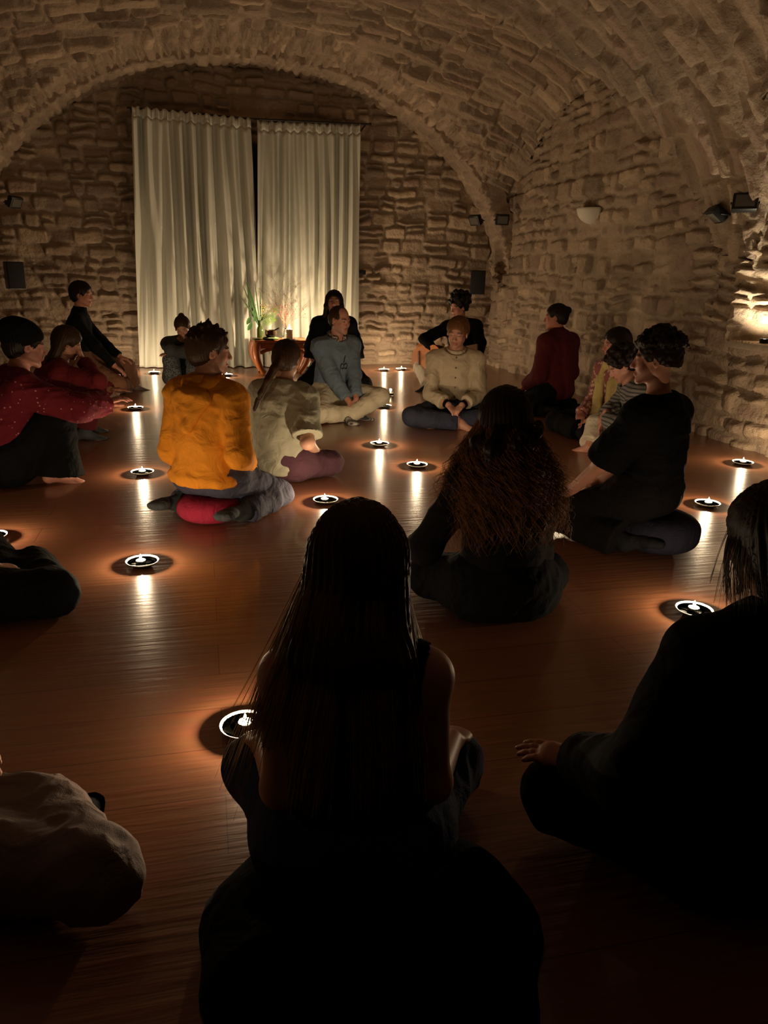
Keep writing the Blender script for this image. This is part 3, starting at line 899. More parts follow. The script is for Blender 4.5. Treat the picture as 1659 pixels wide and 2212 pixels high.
class Field:
    def __init__(s): s.p = []
    def cone(s, a, b, ra, rb=None, k=.02, flat=(False, False), squash=None, sub=False):
        rb = ra if rb is None else rb
        s.p.append(('c', np.asarray(a, float), np.asarray(b, float), ra, rb, k, flat, squash, sub))
    def chain(s, pts, rs, k=.02, squash=None):
        for i in range(len(pts) - 1): s.cone(pts[i], pts[i + 1], rs[i], rs[i + 1], k, squash=squash)
    def ell(s, c, r, R=None, k=.02, sub=False):
        s.p.append(('e', np.asarray(c, float), np.asarray(r, float), np.eye(3) if R is None else R, None, k, None, None, sub))
    def plane(s, p, n, c=None, rad=None):
        """cut away everything on the side n points to (inside a ball, if given)"""
        s.p.append(('p', np.asarray(p, float), unit(n), c, rad, 0, None, None, True))
    def bounds(s):
        lo = np.full(3, 1e9); hi = -lo
        for q in s.p:
            if q[-1]: continue
            if q[0] == 'c':
                r = max(q[3], q[4]) * (1.0 if q[7] is None else max(1.0, 1.0 / min(1, q[7][1])) if False else 1.0)
                lo = np.minimum(lo, np.minimum(q[1], q[2]) - r); hi = np.maximum(hi, np.maximum(q[1], q[2]) + r)
            else:
                r = np.abs(q[3]) @ q[2]
                lo = np.minimum(lo, q[1] - r); hi = np.maximum(hi, q[1] + r)
        return lo, hi
    def mesh(s, h):
        lo, hi = s.bounds(); lo = lo - 3 * h - .006; hi = hi + 3 * h + .006
        n = np.ceil((hi - lo) / h).astype(int) + 1
        ax = [lo[i] + h * np.arange(n[i]) for i in range(3)]
        D = np.full(n, .15, np.float32)
        for q in s.p:
            k = q[5]; m = k + .03
            if q[0] == 'c':
                r = max(q[3], q[4]); l2 = np.minimum(q[1], q[2]) - r - m; h2 = np.maximum(q[1], q[2]) + r + m
            elif q[0] == 'e':
                r = np.abs(q[3]) @ q[2]; l2 = q[1] - r - m; h2 = q[1] + r + m
            else:
                if q[3] is None: l2, h2 = lo, hi
                else: l2 = q[3] - q[4]; h2 = q[3] + q[4]
            i0 = np.clip(np.floor((l2 - lo) / h).astype(int), 0, n); i1 = np.clip(np.ceil((h2 - lo) / h).astype(int) + 1, 0, n)
            if (i1 <= i0).any(): continue
            X = ax[0][i0[0]:i1[0], None, None]; Y = ax[1][None, i0[1]:i1[1], None]; Z = ax[2][None, None, i0[2]:i1[2]]
            sub = D[i0[0]:i1[0], i0[1]:i1[1], i0[2]:i1[2]]
            if q[0] == 'c':
                a, b, ra, rb = q[1], q[2], q[3], q[4]; d = b - a; L2 = max(1e-9, d @ d); L = math.sqrt(L2)
                px, py, pz = X - a[0], Y - a[1], Z - a[2]
                tt = (px * d[0] + py * d[1] + pz * d[2]) / L2; t = np.clip(tt, 0, 1)
                fa, fb = q[6]
                tp = t
                if fa: tp = np.where(tt < 0, tt, tp)
                if fb: tp = np.where(tt > 1, tt, tp)
                qx, qy, qz = px - tp * d[0], py - tp * d[1], pz - tp * d[2]
                if q[7] is not None:
                    nn, f = q[7]; w = (qx * nn[0] + qy * nn[1] + qz * nn[2]) * (1 / f - 1)
                    qx, qy, qz = qx + w * nn[0], qy + w * nn[1], qz + w * nn[2]
                v = np.sqrt(qx * qx + qy * qy + qz * qz) - (ra + (rb - ra) * t)
                if fa: v = np.maximum(v, -tt * L)
                if fb: v = np.maximum(v, (tt - 1) * L)
            elif q[0] == 'e':
                R = q[3]; px, py, pz = X - q[1][0], Y - q[1][1], Z - q[1][2]
                u = [R[0, i] * px + R[1, i] * py + R[2, i] * pz for i in range(3)]; r = q[2]
                k0 = np.sqrt((u[0] / r[0]) ** 2 + (u[1] / r[1]) ** 2 + (u[2] / r[2]) ** 2)
                k1 = np.sqrt((u[0] / r[0] ** 2) ** 2 + (u[1] / r[1] ** 2) ** 2 + (u[2] / r[2] ** 2) ** 2)
                v = k0 * (k0 - 1) / np.maximum(k1, 1e-6)
            else:
                v = (X - q[1][0]) * q[2][0] + (Y - q[1][1]) * q[2][1] + (Z - q[1][2]) * q[2][2]
                if q[3] is not None:
                    rr = np.sqrt((X - q[3][0]) ** 2 + (Y - q[3][1]) ** 2 + (Z - q[3][2]) ** 2); v = np.where(rr < q[4], v, -1)
                sub[:] = np.maximum(sub, v); continue
            v = v.astype(np.float32)
            if q[-1]:
                v = -v; hh = np.maximum(k - np.abs(sub - v), 0) / k if k > 0 else 0
                sub[:] = np.maximum(sub, v) + hh * hh * k * .25
            else:
                hh = np.maximum(k - np.abs(sub - v), 0) / k if k > 0 else 0
                sub[:] = np.minimum(sub, v) - hh * hh * k * .25
        return nets(D, lo, h)

def nets(D, lo, h):
    S = D < 0
    n = np.array(D.shape)
    c = np.zeros(n - 1, np.int8)
    for dx in (0, 1):
        for dy in (0, 1):
            for dz in (0, 1):
                c += S[dx:n[0] - 1 + dx, dy:n[1] - 1 + dy, dz:n[2] - 1 + dz]
    mix = (c > 0) & (c < 8)
    ids = np.full(n - 1, -1, np.int32); idx = np.argwhere(mix); ids[mix] = np.arange(len(idx))
    acc = np.zeros((len(idx), 3)); cnt = np.zeros(len(idx))
    corners = [(x, y, z) for x in (0, 1) for y in (0, 1) for z in (0, 1)]
    for a in corners:
        for ax_ in range(3):
            if a[ax_]: continue
            b = list(a); b[ax_] = 1
            da = D[idx[:, 0] + a[0], idx[:, 1] + a[1], idx[:, 2] + a[2]]; db = D[idx[:, 0] + b[0], idx[:, 1] + b[1], idx[:, 2] + b[2]]
            m = (da < 0) != (db < 0)
            t = np.where(m, da / np.where(m, da - db, 1), 0)
            p = np.tile(np.array(a, float), (len(idx), 1)); p[:, ax_] += t
            acc[m] += p[m]; cnt[m] += 1
    P = lo + h * (idx + acc / cnt[:, None])
    F = []
    for ax_ in range(3):
        o1, o2 = [(1, 2), (2, 0), (0, 1)][ax_]
        sl = [slice(None)] * 3; sh = [slice(None)] * 3
        sl[ax_] = slice(0, n[ax_] - 1); sh[ax_] = slice(1, n[ax_])
        for o in (o1, o2): sl[o] = slice(1, n[o] - 1); sh[o] = slice(1, n[o] - 1)
        A_, B_ = S[tuple(sl)], S[tuple(sh)]
        e = np.argwhere(A_ != B_)
        inside = A_[A_ != B_]
        e[:, o1] += 1; e[:, o2] += 1
        def cid(d1, d2):
            q = e.copy(); q[:, o1] -= d1; q[:, o2] -= d2; return ids[q[:, 0], q[:, 1], q[:, 2]]
        f = np.stack([cid(1, 1), cid(0, 1), cid(0, 0), cid(1, 0)], 1)
        f[~inside] = f[~inside][:, ::-1]
        F.append(f)
    return P, np.concatenate(F)

def vnormals(P, F):
    a = P[F[:, 2]] - P[F[:, 0]]; b = P[F[:, 3]] - P[F[:, 1]]; n = np.cross(a, b)
    N = np.zeros_like(P)
    for i in range(4): np.add.at(N, F[:, i], n)
    return N / np.maximum(np.linalg.norm(N, axis=1, keepdims=True), 1e-9)

def folds(P, F, amp, seed, sc=(9, 9, 5), rid=True):
    N = vnormals(P, F)
    w = .05 * np.stack([vnoise(P[:, 0] * 6, P[:, 1] * 6, P[:, 2] * 6, seed + i) for i in range(3)], 1)
    q = P + w
    a = vnoise(q[:, 0] * sc[0], q[:, 1] * sc[1], q[:, 2] * sc[2], seed + 7)
    b = vnoise(q[:, 0] * sc[0] * 2.1, q[:, 1] * sc[1] * 2.1, q[:, 2] * sc[2] * 2.1, seed + 8)
    r = (1 - np.abs(a) * 2.2) if rid else a
    return P + N * (amp * (r * .7 + (1 - np.abs(b) * 2) * .35))[:, None]

def ik(S, T, l1, l2, pole):
    S, T = np.asarray(S, float), np.asarray(T, float); d = T - S; L = np.linalg.norm(d)
    if L > (l1 + l2) * .995: T = S + d * ((l1 + l2) * .995 / L); d = T - S; L = np.linalg.norm(d)
    u = d / L; a = (l1 * l1 - l2 * l2 + L * L) / (2 * L); hgt = math.sqrt(max(0, l1 * l1 - a * a))
    p = np.asarray(pole, float); p = p - (p @ u) * u; p = unit(p)
    return S + u * a + p * hgt, T

# ---------------------------------------------------------------- people
def skin_mat():
    m = new_mat('skin', (.5, .3, .22), rough=.5, spec=.4, vcol=True)
    return m
M['skin'] = skin_mat()
def hair_material(name, col, rough=.45):
    m = new_mat(name, col, rough=rough, spec=.22)
    nt = m.node_tree; b = nt.nodes['Principled BSDF']
    tr = nt.nodes.new('ShaderNodeBsdfTranslucent'); tr.inputs['Color'].default_value = (*[min(1, c * 1.6) for c in col], 1)
    mix = nt.nodes.new('ShaderNodeMixShader'); mix.inputs[0].default_value = .25
    nt.links.new(b.outputs[0], mix.inputs[1]); nt.links.new(tr.outputs[0], mix.inputs[2])
    nt.links.new(mix.outputs[0], nt.nodes['Material Output'].inputs['Surface'])
    return m

SKIN = (.50, .27, .185)
DEF = dict(seat=.02, spine=.47, lean=0, side=0, twist=0, shw=.175, head=(0, 0, 0), neckf=.03, res=.006, top=None, bottom=None, s=1.0,
           kneeL=(-.34, .27, .09), kneeR=(.34, .27, .09), ankL=(.07, .30, .06), ankR=(-.06, .38, .06), toeL=None, toeR=None,
           handL=(-.10, .26, .20), handR=(.10, .26, .20), fingL=None, fingR=None, nL=(0, 0, 1), nR=(0, 0, 1), elL=(-1, -.4, -.5), elR=(1, -.4, -.5), curl=.5,
           sleeve='long', foldamp=.006, build=1.0, hair='short', haircol='hair_dark', skin=SKIN, feet='bare', neckh=.085, feetup=(0, 0, 1), legs=True)

def hand_prims(f, w, d, n, side, s, curl, infl=0.0, fingers=True):
    """w wrist, d towards the fingers, n back of the hand, side = direction of the thumb"""
    d = unit(d); n = unit(np.asarray(n, float) - (np.asarray(n, float) @ d) * d); x = np.cross(d, n)
    if x @ np.asarray(side) < 0: x = -x
    c0 = w + d * .048 * s
    R = np.stack([x, d, n], 1)
    f.ell(c0, (.041 * s + infl, .052 * s + infl, .0155 * s + infl), R, k=.012)
    f.ell(w + d * .075 * s, (.040 * s, .018 * s, .013 * s), R, k=.012)
    if not fingers: return
    for i, (ox, ln) in enumerate([(.030, .068), (.010, .076), (-.010, .070), (-.029, .055)]):
        p = w + d * (.082 - .004 * abs(i - 1)) * s + x * ox * s
        dd = d; a = curl * (.55 + .12 * i); pts = [p]
        for seg, fr in ((.45, .5), (.30, .9), (.25, .6)):
            ca, sa = math.cos(a * fr), math.sin(a * fr)
            ndir = unit(np.cross(x, dd)); ndir = ndir if ndir @ n > 0 else -ndir
            dd = unit(dd * ca - ndir * sa + x * (ox * .35))
            pts.append(pts[-1] + dd * ln * seg * s)
        f.chain(pts, [.0088 * s, .0080 * s, .0073 * s, .0062 * s], k=.004)
    p = w + d * .022 * s + x * .030 * s - n * .004
    p1 = p + unit(d * .6 + x * .9 - n * .35) * .036 * s; p2 = p1 + unit(d * .95 + x * .35 - n * .3) * .028 * s; p3 = p2 + unit(d + x * .05 - n * .35) * .020 * s
    f.chain([p, p1, p2, p3], [.0135 * s, .0105 * s, .0088 * s, .0072 * s], k=.008)

def foot_prims(f, a, toe, up, s, infl=0.0, toes=True):
    d = unit(toe - a); up = unit(np.asarray(up, float) - (np.asarray(up, float) @ d) * d); x = np.cross(d, up)
    R = np.stack([x, d, up], 1)
    f.ell(a - d * .045 * s - up * .025 * s, (.030 * s + infl, .036 * s + infl, .034 * s + infl), R, k=.02)
    f.cone(a - up * .01 * s, a + d * .09 * s - up * .035 * s, .036 * s + infl, .026 * s + infl, k=.02)
    f.ell(a + d * .115 * s - up * .042 * s, (.044 * s + infl, .045 * s + infl, .020 * s + infl), R, k=.02)
    for i in range(5):
        o = (-.032 + .016 * i) * s
        f.cone(a + d * .135 * s - up * .045 * s + x * o, a + d * (.175 - .007 * abs(i - 1.2)) * s - up * .047 * s + x * o * 1.1, .0095 * s + infl, .0085 * s + infl, k=.004 if toes else .02)

BODY_SCALE = 0.93
def person(label, loc, face, **kw):
    P = dict(DEF); P.update(kw); s = P['s'] * BODY_SCALE; bd = P['build']
    root = empty('person', (loc[0], loc[1], 0), -math.radians(face), label=label, cat='person')
    if P.get('group'): root['group'] = P['group']
    def pt(v): return np.asarray(v, float) * s
    seat = P['seat']
    pel = V3(0, 0, seat + .10 * s)
    ln, sd, tw = map(math.radians, (P['lean'], P['side'], P['twist']))
    Rt = roty(sd) @ rotx(-ln)                        # forward lean = towards +y
    Rsh = Rt @ rotz(-tw)
    up = Rt @ V3(0, 0, 1)
    hump = Rt @ V3(0, -1, 0)
    L = P['spine'] * s
    curve = P.get('slump', .02) * s
    sp = [pel, pel + up * L * .3 + hump * curve * .6, pel + up * L * .65 + hump * curve, pel + up * L]
    nb = sp[3]
    shL = nb + Rsh @ V3(-P['shw'] * s, .0, -.055 * s); shR = nb + Rsh @ V3(P['shw'] * s, .0, -.055 * s)
    if 'shL' in P: shL = shL + pt(P['shL'])
    if 'shR' in P: shR = shR + pt(P['shR'])
    hy, hp, ht = map(math.radians, P['head'])       # yaw (+right), pitch (+down), tilt (+right)
    Rh = rotz(-hy) @ rotx(-hp) @ roty(ht)
    hc = nb + up * P['neckh'] * s * .6 + V3(0, 0, 1) * P['neckh'] * .9 * s + unit(Rt @ V3(0, 1, 0) * 1.0) * P['neckf'] * s + Rh @ V3(0, .012, .055) * s
    def H(x, y, z): return hc + Rh @ (V3(x, y, z) * s * P.get('headsize', 1.0))
    # limbs
    hipL = pel + V3(-.09, .01, -.01) * s; hipR = pel + V3(.09, .01, -.01) * s
    knL, knR, anL, anR = pt(P['kneeL']), pt(P['kneeR']), pt(P['ankL']), pt(P['ankR'])
    for kn, an, hip in ((knL, anL, hipL), (knR, anR, hipR)):
        v = kn - hip; l = np.linalg.norm(v); kn[:] = hip + v * (.43 * s / l) if not P.get('freeleg') else kn
        v = an - kn; l = np.linalg.norm(v); an[:] = kn + v * (.40 * s / l) if not P.get('freeleg') else an
        kn[2] = max(kn[2], .062 * s); an[2] = max(an[2], .045 * s)
    toL = pt(P['toeL']) if P['toeL'] is not None else anL + (anL - knL) * .4 + V3(0, .05, -.02)
    toR = pt(P['toeR']) if P['toeR'] is not None else anR + (anR - knR) * .4 + V3(0, .05, -.02)
    if P['toeL'] is not None: toL = anL + unit(toL - anL) * .15 * s
    if P['toeR'] is not None: toR = anR + unit(toR - anR) * .15 * s
    la, lf = .285 * s * P.get('armk', 1), .255 * s * P.get('armk', 1)
    elL, wrL = ik(shL, pt(P['handL']), la, lf, P['elL']); elR, wrR = ik(shR, pt(P['handR']), la, lf, P['elR'])
    fL = unit(pt(P['fingL'])) if P['fingL'] is not None else unit((wrL - elL) + V3(0, 0, -.02))
    fR = unit(pt(P['fingR'])) if P['fingR'] is not None else unit((wrR - elR) + V3(0, 0, -.02))
    thL = Rsh @ V3(1, .2, 0); thR = Rsh @ V3(-1, .2, 0)

    def torso(f, i=0.0, belly=1.0):
        w = bd
        f.ell(sp[0] + V3(0, .0, .0), (.165 * s * w + i, .125 * s * w + i, .115 * s + i), Rt, k=.05)
        f.ell(sp[1], (.137 * s * w * belly + i, .103 * s * w * belly + i, .125 * s + i), Rt, k=.06)
        f.ell(sp[2] + (Rt @ V3(0, .012, -.01)) * s, (.155 * s * w + i, .112 * s * w + i, .165 * s + i), Rsh, k=.06)
        f.ell(nb + Rsh @ V3(0, .0, -.085) * s, (.155 * s * w + i, .090 * s + i, .075 * s + i), Rsh, k=.05)
        for sh in (shL, shR):
            f.ell(sh + (nb - sh) * .08, (.052 * s * w + i, .056 * s * w + i, .056 * s + i), Rsh, k=.05)
        # slope of the shoulders up to the neck
        f.cone(shL + V3(0, 0, .012) * s, nb + V3(0, 0, .010) * s, .040 * s + i, .052 * s + i, k=.04); f.cone(shR + V3(0, 0, .012) * s, nb + V3(0, 0, .010) * s, .040 * s + i, .052 * s + i, k=.04)
        if P.get('bust'):
            for sx in (-1, 1): f.ell(sp[2] + Rsh @ V3(sx * .065, .095, -.03) * s, (.055 * s + i,) * 3, Rsh, k=.04)
    def arm(f, S, E, W_, i=0.0, upto=1.0, flat=False, k=.03, loose=0.0):
        if upto <= .5:
            q = S + (E - S) * (upto / .5); f.cone(S, q, .050 * s * bd + i, .043 * s * bd + i + loose, k=k, flat=(False, flat)); return
        f.cone(S, E, .050 * s * bd + i, .040 * s * bd + i, k=k)
        q = E + (W_ - E) * ((upto - .5) / .5); f.cone(E, q, .041 * s * bd + i, (.041 + (.027 - .041) * (upto - .5) * 2) * s + i + loose, k=k, flat=(False, flat))
    def leg(f, hip, kn, an, i=0.0, upto=1.0, flat=False, loose=0.0):
        f.ell(hip + (kn - hip) * .12 + V3(0, -.02, 0), (.095 * s * bd + i, .10 * s * bd + i, .090 * s + i), None, k=.05)
        f.cone(hip + (kn - hip) * .1, kn, .086 * s * bd + i, .058 * s + i, k=.05)
        cm = kn + (an - kn) * .35
        f.cone(kn, cm, .056 * s + i, .056 * s + i, k=.03); q = kn + (an - kn) * upto
        f.cone(cm, q, .056 * s + i, .040 * s + i + loose, k=.03, flat=(False, flat))

    # ---- body: one continuous surface
    b = Field()
    torso(b)
    nd = unit(H(0, -.02, -.07) - nb)
    b.cone(nb - nd * .03, H(0, -.022, -.05), .056 * s, .051 * s, k=.03)
    for S, E, W_ in ((shL, elL, wrL), (shR, elR, wrR)): arm(b, S, E, W_)
    for W_, d, n, t in ((wrL, fL, P['nL'], thL), (wrR, fR, P['nR'], thR)): hand_prims(b, W_, d, n, t, s, P['curl'])
    for hp_, kn, an in ((hipL, knL, anL), (hipR, knR, anR)): leg(b, hp_, kn, an)
    foot_prims(b, anL, toL, P.get('fuL', P['feetup']), s); foot_prims(b, anR, toR, P.get('fuR', P['feetup']), s)
    hs = s * P.get('headsize', 1.0)
    b.ell(H(0, -.014, .030), np.array((.074, .094, .084)) * hs, Rh, k=.02)
    b.ell(H(0, .018, -.028), np.array((.060, .068, .080)) * hs, Rh, k=.02)
    for sx in (-1, 1):
        b.cone(H(sx * .048, .0, -.050), H(sx * .016, .062, -.092), .020 * hs, .016 * hs, k=.02)
        b.ell(H(sx * .037, .056, -.026), np.array((.020, .018, .020)) * hs, Rh, k=.02)
        b.ell(H(sx * .028, .074, .022), np.array((.023, .013, .009)) * hs, Rh, k=.012)
        b.ell(H(sx * .030, .095, .000), np.array((.017, .013, .010)) * hs, Rh, k=.010, sub=True)
        b.ell(H(sx * .030, .070, .000), np.array((.0135, .0135, .0125)) * hs, Rh, k=.004)
        Re = Rh @ rotz(-sx * .35)
        b.ell(H(sx * .078, -.008, -.006), np.array((.0075, .019, .031)) * hs, Re, k=.006)
        b.ell(H(sx * .086, -.004, -.004), np.array((.006, .010, .017)) * hs, Re, k=.004, sub=True)
    b.ell(H(0, .070, -.098), np.array((.018, .014, .014)) * hs, Rh, k=.015)
    b.cone(H(0, .084, .008), H(0, .103, -.030), .0075 * hs, .0105 * hs, k=.010)
    for sx in (-1, 1): b.ell(H(sx * .012, .093, -.033), np.array((.008, .009, .007)) * hs, Rh, k=.006)
    b.ell(H(0, .083, -.062), np.array((.022, .010, .0058)) * hs, Rh, k=.006)
    b.ell(H(0, .081, -.071), np.array((.019, .010, .0062)) * hs, Rh, k=.005)
    if P.get('extra_body'): P['extra_body'](b, locals())
    Pn, F = b.mesh(P['res'])
    q = (Pn - hc) @ Rh / hs
    sk = np.array(P['skin'])
    col = np.tile(sk, (len(Pn), 1)) * (1 + .06 * vnoise(Pn[:, 0] * 30, Pn[:, 1] * 30, Pn[:, 2] * 30, 3))[:, None]
    def paint(mask, c, a=1.0): col[mask] = col[mask] * (1 - a) + np.array(c) * a
    ck = (np.abs(q[:, 0]) > .02) & (np.abs(q[:, 0]) < .055) & (q[:, 1] > .05) & (np.abs(q[:, 2] + .03) < .022); paint(ck, (.52, .20, .14), .25)
    lip = (np.abs(q[:, 0]) < .024) & (q[:, 1] > .074) & (np.abs(q[:, 2] + .0665) < .0095); paint(lip, (.36, .11, .09), .8)
    browc = P.get('brow', (.05, .03, .02))
    bw = (np.abs(np.abs(q[:, 0]) - .031) < .019) & (q[:, 1] > .05) & (np.abs(q[:, 2] - .0235 + .12 * (np.abs(q[:, 0]) - .03) ** 2 * 40) < .0048); paint(bw, browc, .85)
    ey = (((np.abs(q[:, 0]) - .030) / .0125) ** 2 + ((q[:, 2] + .001) / .0050) ** 2 < 1) & (q[:, 1] > .05); paint(ey, (.10, .06, .045), .85)
    if P.get('beard'):
        bd_ = (q[:, 1] > .01) & (q[:, 2] < -.045) & (q[:, 2] > -.13) & ~lip; paint(bd_, P['beard'], .45)
    if P.get('stubble_head'):
        hd = (q[:, 2] > .03 + .5 * np.clip(q[:, 1] - .05, 0, 1)) & (q[:, 1] < .075); paint(hd, P['stubble_head'], .8)
    mesh_np('body', Pn, F, mat=M['skin'], parent=root, colors=col)

    # ---- clothes
    J = dict(locals())
    if P['bottom']:
        mat, opt = P['bottom']
        f = Field(); i = opt.get('i', .014); lo = opt.get('loose', .012); up_ = opt.get('upto', .93)
        f.ell(sp[0], (.168 * s * bd + i, .130 * s * bd + i, .115 * s + i), Rt, k=.05)
        f.ell(sp[0] + up * .07 * s, (.145 * s * bd + i, .108 * s * bd + i, .07 * s + i), Rt, k=.05)
        for hp_, kn, an in ((hipL, knL, anL), (hipR, knR, anR)): leg(f, hp_, kn, an, i, up_, True, lo)
        if opt.get('lap'):   # cloth bridging between the thighs
            f.cone((hipL + knL) / 2, (hipR + knR) / 2, .05 * s, .05 * s, k=.08)
        if opt.get('fn'): opt['fn'](f, J)
        for c_ in opt.get('cuts', []): f.plane(*c_)
        f.plane(V3(0, 0, .003), (0, 0, -1))
        Pn, F = f.mesh(P['res'] * 1.05); Pn = folds(Pn, F, opt.get('amp', P['foldamp']), int(abs(loc[0] * 91)) + 3, (11, 11, 11))
        Pn[:, 2] = np.maximum(Pn[:, 2], .004)
        mesh_np(opt.get('name', 'trousers'), Pn, F, mat=M[mat], parent=root)
    if P['top']:
        mat, opt = P['top']
        f = Field(); i = opt.get('i', .012)
        torso(f, i, opt.get('belly', 1.06))
        sl = opt.get('sleeve', .97)
        for S, E, W_ in ((shL, elL, wrL), (shR, elR, wrR)):
            if sl > 0: arm(f, S, E, W_, i, sl, True, .03, opt.get('cuff', .004))
        if opt.get('collar'):
            f.cone(nb - nd * .02, nb + nd * opt['collar'] * s, .062 * s + i * .6, .058 * s + i * .3, k=.02, flat=(False, True))
        if opt.get('hoodneck'):
            pass
        if opt.get('fn'): opt['fn'](f, J)
        if not opt.get('collar'):
            f.plane(nb + nd * .028 * s + V3(0, 0, .006), nd * 1.0 + (Rt @ V3(0, opt.get('neckcut', .35), 0)), nb + nd * .09 * s, .11 * s)
        if sl <= 0:
            for S_, sx in ((shL, -1), (shR, 1)):
                f.plane(S_ + Rsh @ V3(-sx * .018, 0, 0) * s, Rsh @ V3(sx, 0, -.12), S_ + Rsh @ V3(sx * .06, 0, -.03) * s, .12 * s)
        hem = opt.get('hem', .02)
        hz = sp[0] + up * hem * s
        f.plane(hz, -up, hz, .36 * s)
        for c_ in opt.get('cuts', []): f.plane(*c_)
        Pn, F = f.mesh(P['res']); Pn = folds(Pn, F, opt.get('amp', P['foldamp']), int(abs(loc[1] * 77)) + 5, opt.get('fsc', (8, 8, 12)))
        Pn[:, 2] = np.maximum(Pn[:, 2], .006)
        o = mesh_np(opt.get('name', 'shirt'), Pn, F, mat=M[mat], parent=root)
        J['top_obj'] = o
    if P['feet'] != 'bare':
        for a, t, fu in ((anL, toL, P.get('fuL', P['feetup'])), (anR, toR, P.get('fuR', P['feetup']))):
            f = Field(); foot_prims(f, a, t, fu, s, .005, False)
            kn = knL if a is anL else knR
            f.cone(a, a + unit(kn - a) * .12 * s, .041 * s, .044 * s, k=.02, flat=(False, True))
            Pn, F = f.mesh(P['res'] * 1.0); Pn = folds(Pn, F, .0015, 4, (20, 20, 20)); Pn[:, 2] = np.maximum(Pn[:, 2], .002)
            mesh_np('sock', Pn, F, mat=M[P['feet']], parent=root)
    # ---- hair
    hf = Field(); st = P['hair']; hm = M[P['haircol']]; rg = np.random.RandomState(int(abs(loc[0] * 1000 + loc[1] * 77)) % 9999)
    def cap(th=.012, low=-.055, front=.050, fz=.040):
        hf.ell(H(0, -.020, .036), np.array((.078 + th, .096 + th, .084 + th)) * hs, Rh, k=.02)
        hf.ell(H(0, -.055, -.015), np.array((.066 + th * .7, .050 + th, .062 + th * .6)) * hs, Rh, k=.03)
        hf.ell(H(0, .085, -.030), np.array((.078, .072, .082)) * hs, Rh, k=.012, sub=True)
        for sx in (-1, 1): hf.ell(H(sx * .090, .012, -.030), np.array((.030, .034, .046)) * hs, Rh, k=.010, sub=True)
        hf.plane(H(0, -.03, low), Rh @ V3(0, .15, -1))
    strands = None
    if st == 'short': cap(P.get('hth', .010), P.get('hlow', -.060))
    elif st == 'shaved': cap(.003, -.055); hf.ell(H(0, .06, .075), np.array((.06, .05, .05)) * hs, Rh, k=.02, sub=True)
    elif st == 'messy':
        cap(.012, P.get('hlow', -.065))
        for q_ in range(110):
            az = rg.uniform(0, 6.28); el = rg.uniform(.05, 1.5); c = V3(.080 * math.cos(az) * math.cos(el), -.02 + .100 * math.sin(az) * math.cos(el), .036 + .088 * math.sin(el))
            if c[1] > .045 and c[2] < .075: continue
            d = unit(c - V3(0, -.02, .02)) * .7 + V3(rg.uniform(-.6, .6), rg.uniform(-.1, .9), rg.uniform(-.1, .5)); d = unit(d)
            hf.cone(H(*c), H(*(c + d * rg.uniform(.018, .034))), .010 * hs, .0035 * hs, k=.008)
    elif st == 'curly':
        cap(.014, P.get('hlow', -.045))
        R0 = P.get('curlr', .022)
        for q_ in range(P.get('ncurl', 150)):
            az = rg.uniform(0, 6.28); el = rg.uniform(P.get('elmin', -.1), 1.5)
            e = P.get('puff', .018) * rg.uniform(.3, 1.2) * (1 + P.get('topp', .6) * max(0, math.sin(el)))
            c = V3((.084 + e) * math.cos(az) * math.cos(el), -.025 + (.100 + e) * math.sin(az) * math.cos(el), .036 + (.088 + e) * math.sin(el))
            if c[1] > .060 and c[2] < .070: continue
            hf.ell(H(*c), np.array((1, 1, 1)) * R0 * rg.uniform(.45, 1) * hs, None, k=.006)
    elif st in ('bun', 'pony'):
        cap(.008, -.062)
        if st == 'bun': hf.ell(H(*P.get('bunpos', (0, -.10, .085))), np.array((.034, .032, .032)) * hs, Rh, k=.012)
        else:
            pts = [H(0, -.098, .015)] + [H(0, -.105, .0) + np.asarray(v) * s for v in P['pony']]
            hf.ell(pts[0], np.array((.022,) * 3) * hs, None, k=.012)
            n = len(pts); hf.chain(pts, [(.020 - .011 * i_ / (n - 1)) * s * P.get('ponyw', 1) for i_ in range(n)], k=.015)
    elif st in ('long', 'bob'):
        cap(.014, -.10)
        if P.get('hairfn'): P['hairfn'](hf, J, H)
    elif st == 'beanie':
        pass
    if hf.p:
        Pn, F = hf.mesh(P.get('hres', P['res']))
        N = vnormals(Pn, F); q = (Pn - hc) @ Rh
        if st in ('curly',): disp = .004 * vnoise(q[:, 0] * 90, q[:, 1] * 90, q[:, 2] * 90, 5)
        else:
            an = np.arctan2(q[:, 0], -q[:, 1]); disp = .0022 * np.sin(an * 46 + 3 * vnoise(q[:, 0] * 20, q[:, 1] * 20, q[:, 2] * 12, 9)) + .002 * vnoise(q[:, 0] * 60, q[:, 1] * 60, q[:, 2] * 14, 11)
        Pn = Pn + N * disp[:, None]
        ho = mesh_np('hair', Pn, F, mat=hm, parent=root)
    if P.get('extra'): P['extra'](root, J, H)
    return root, J

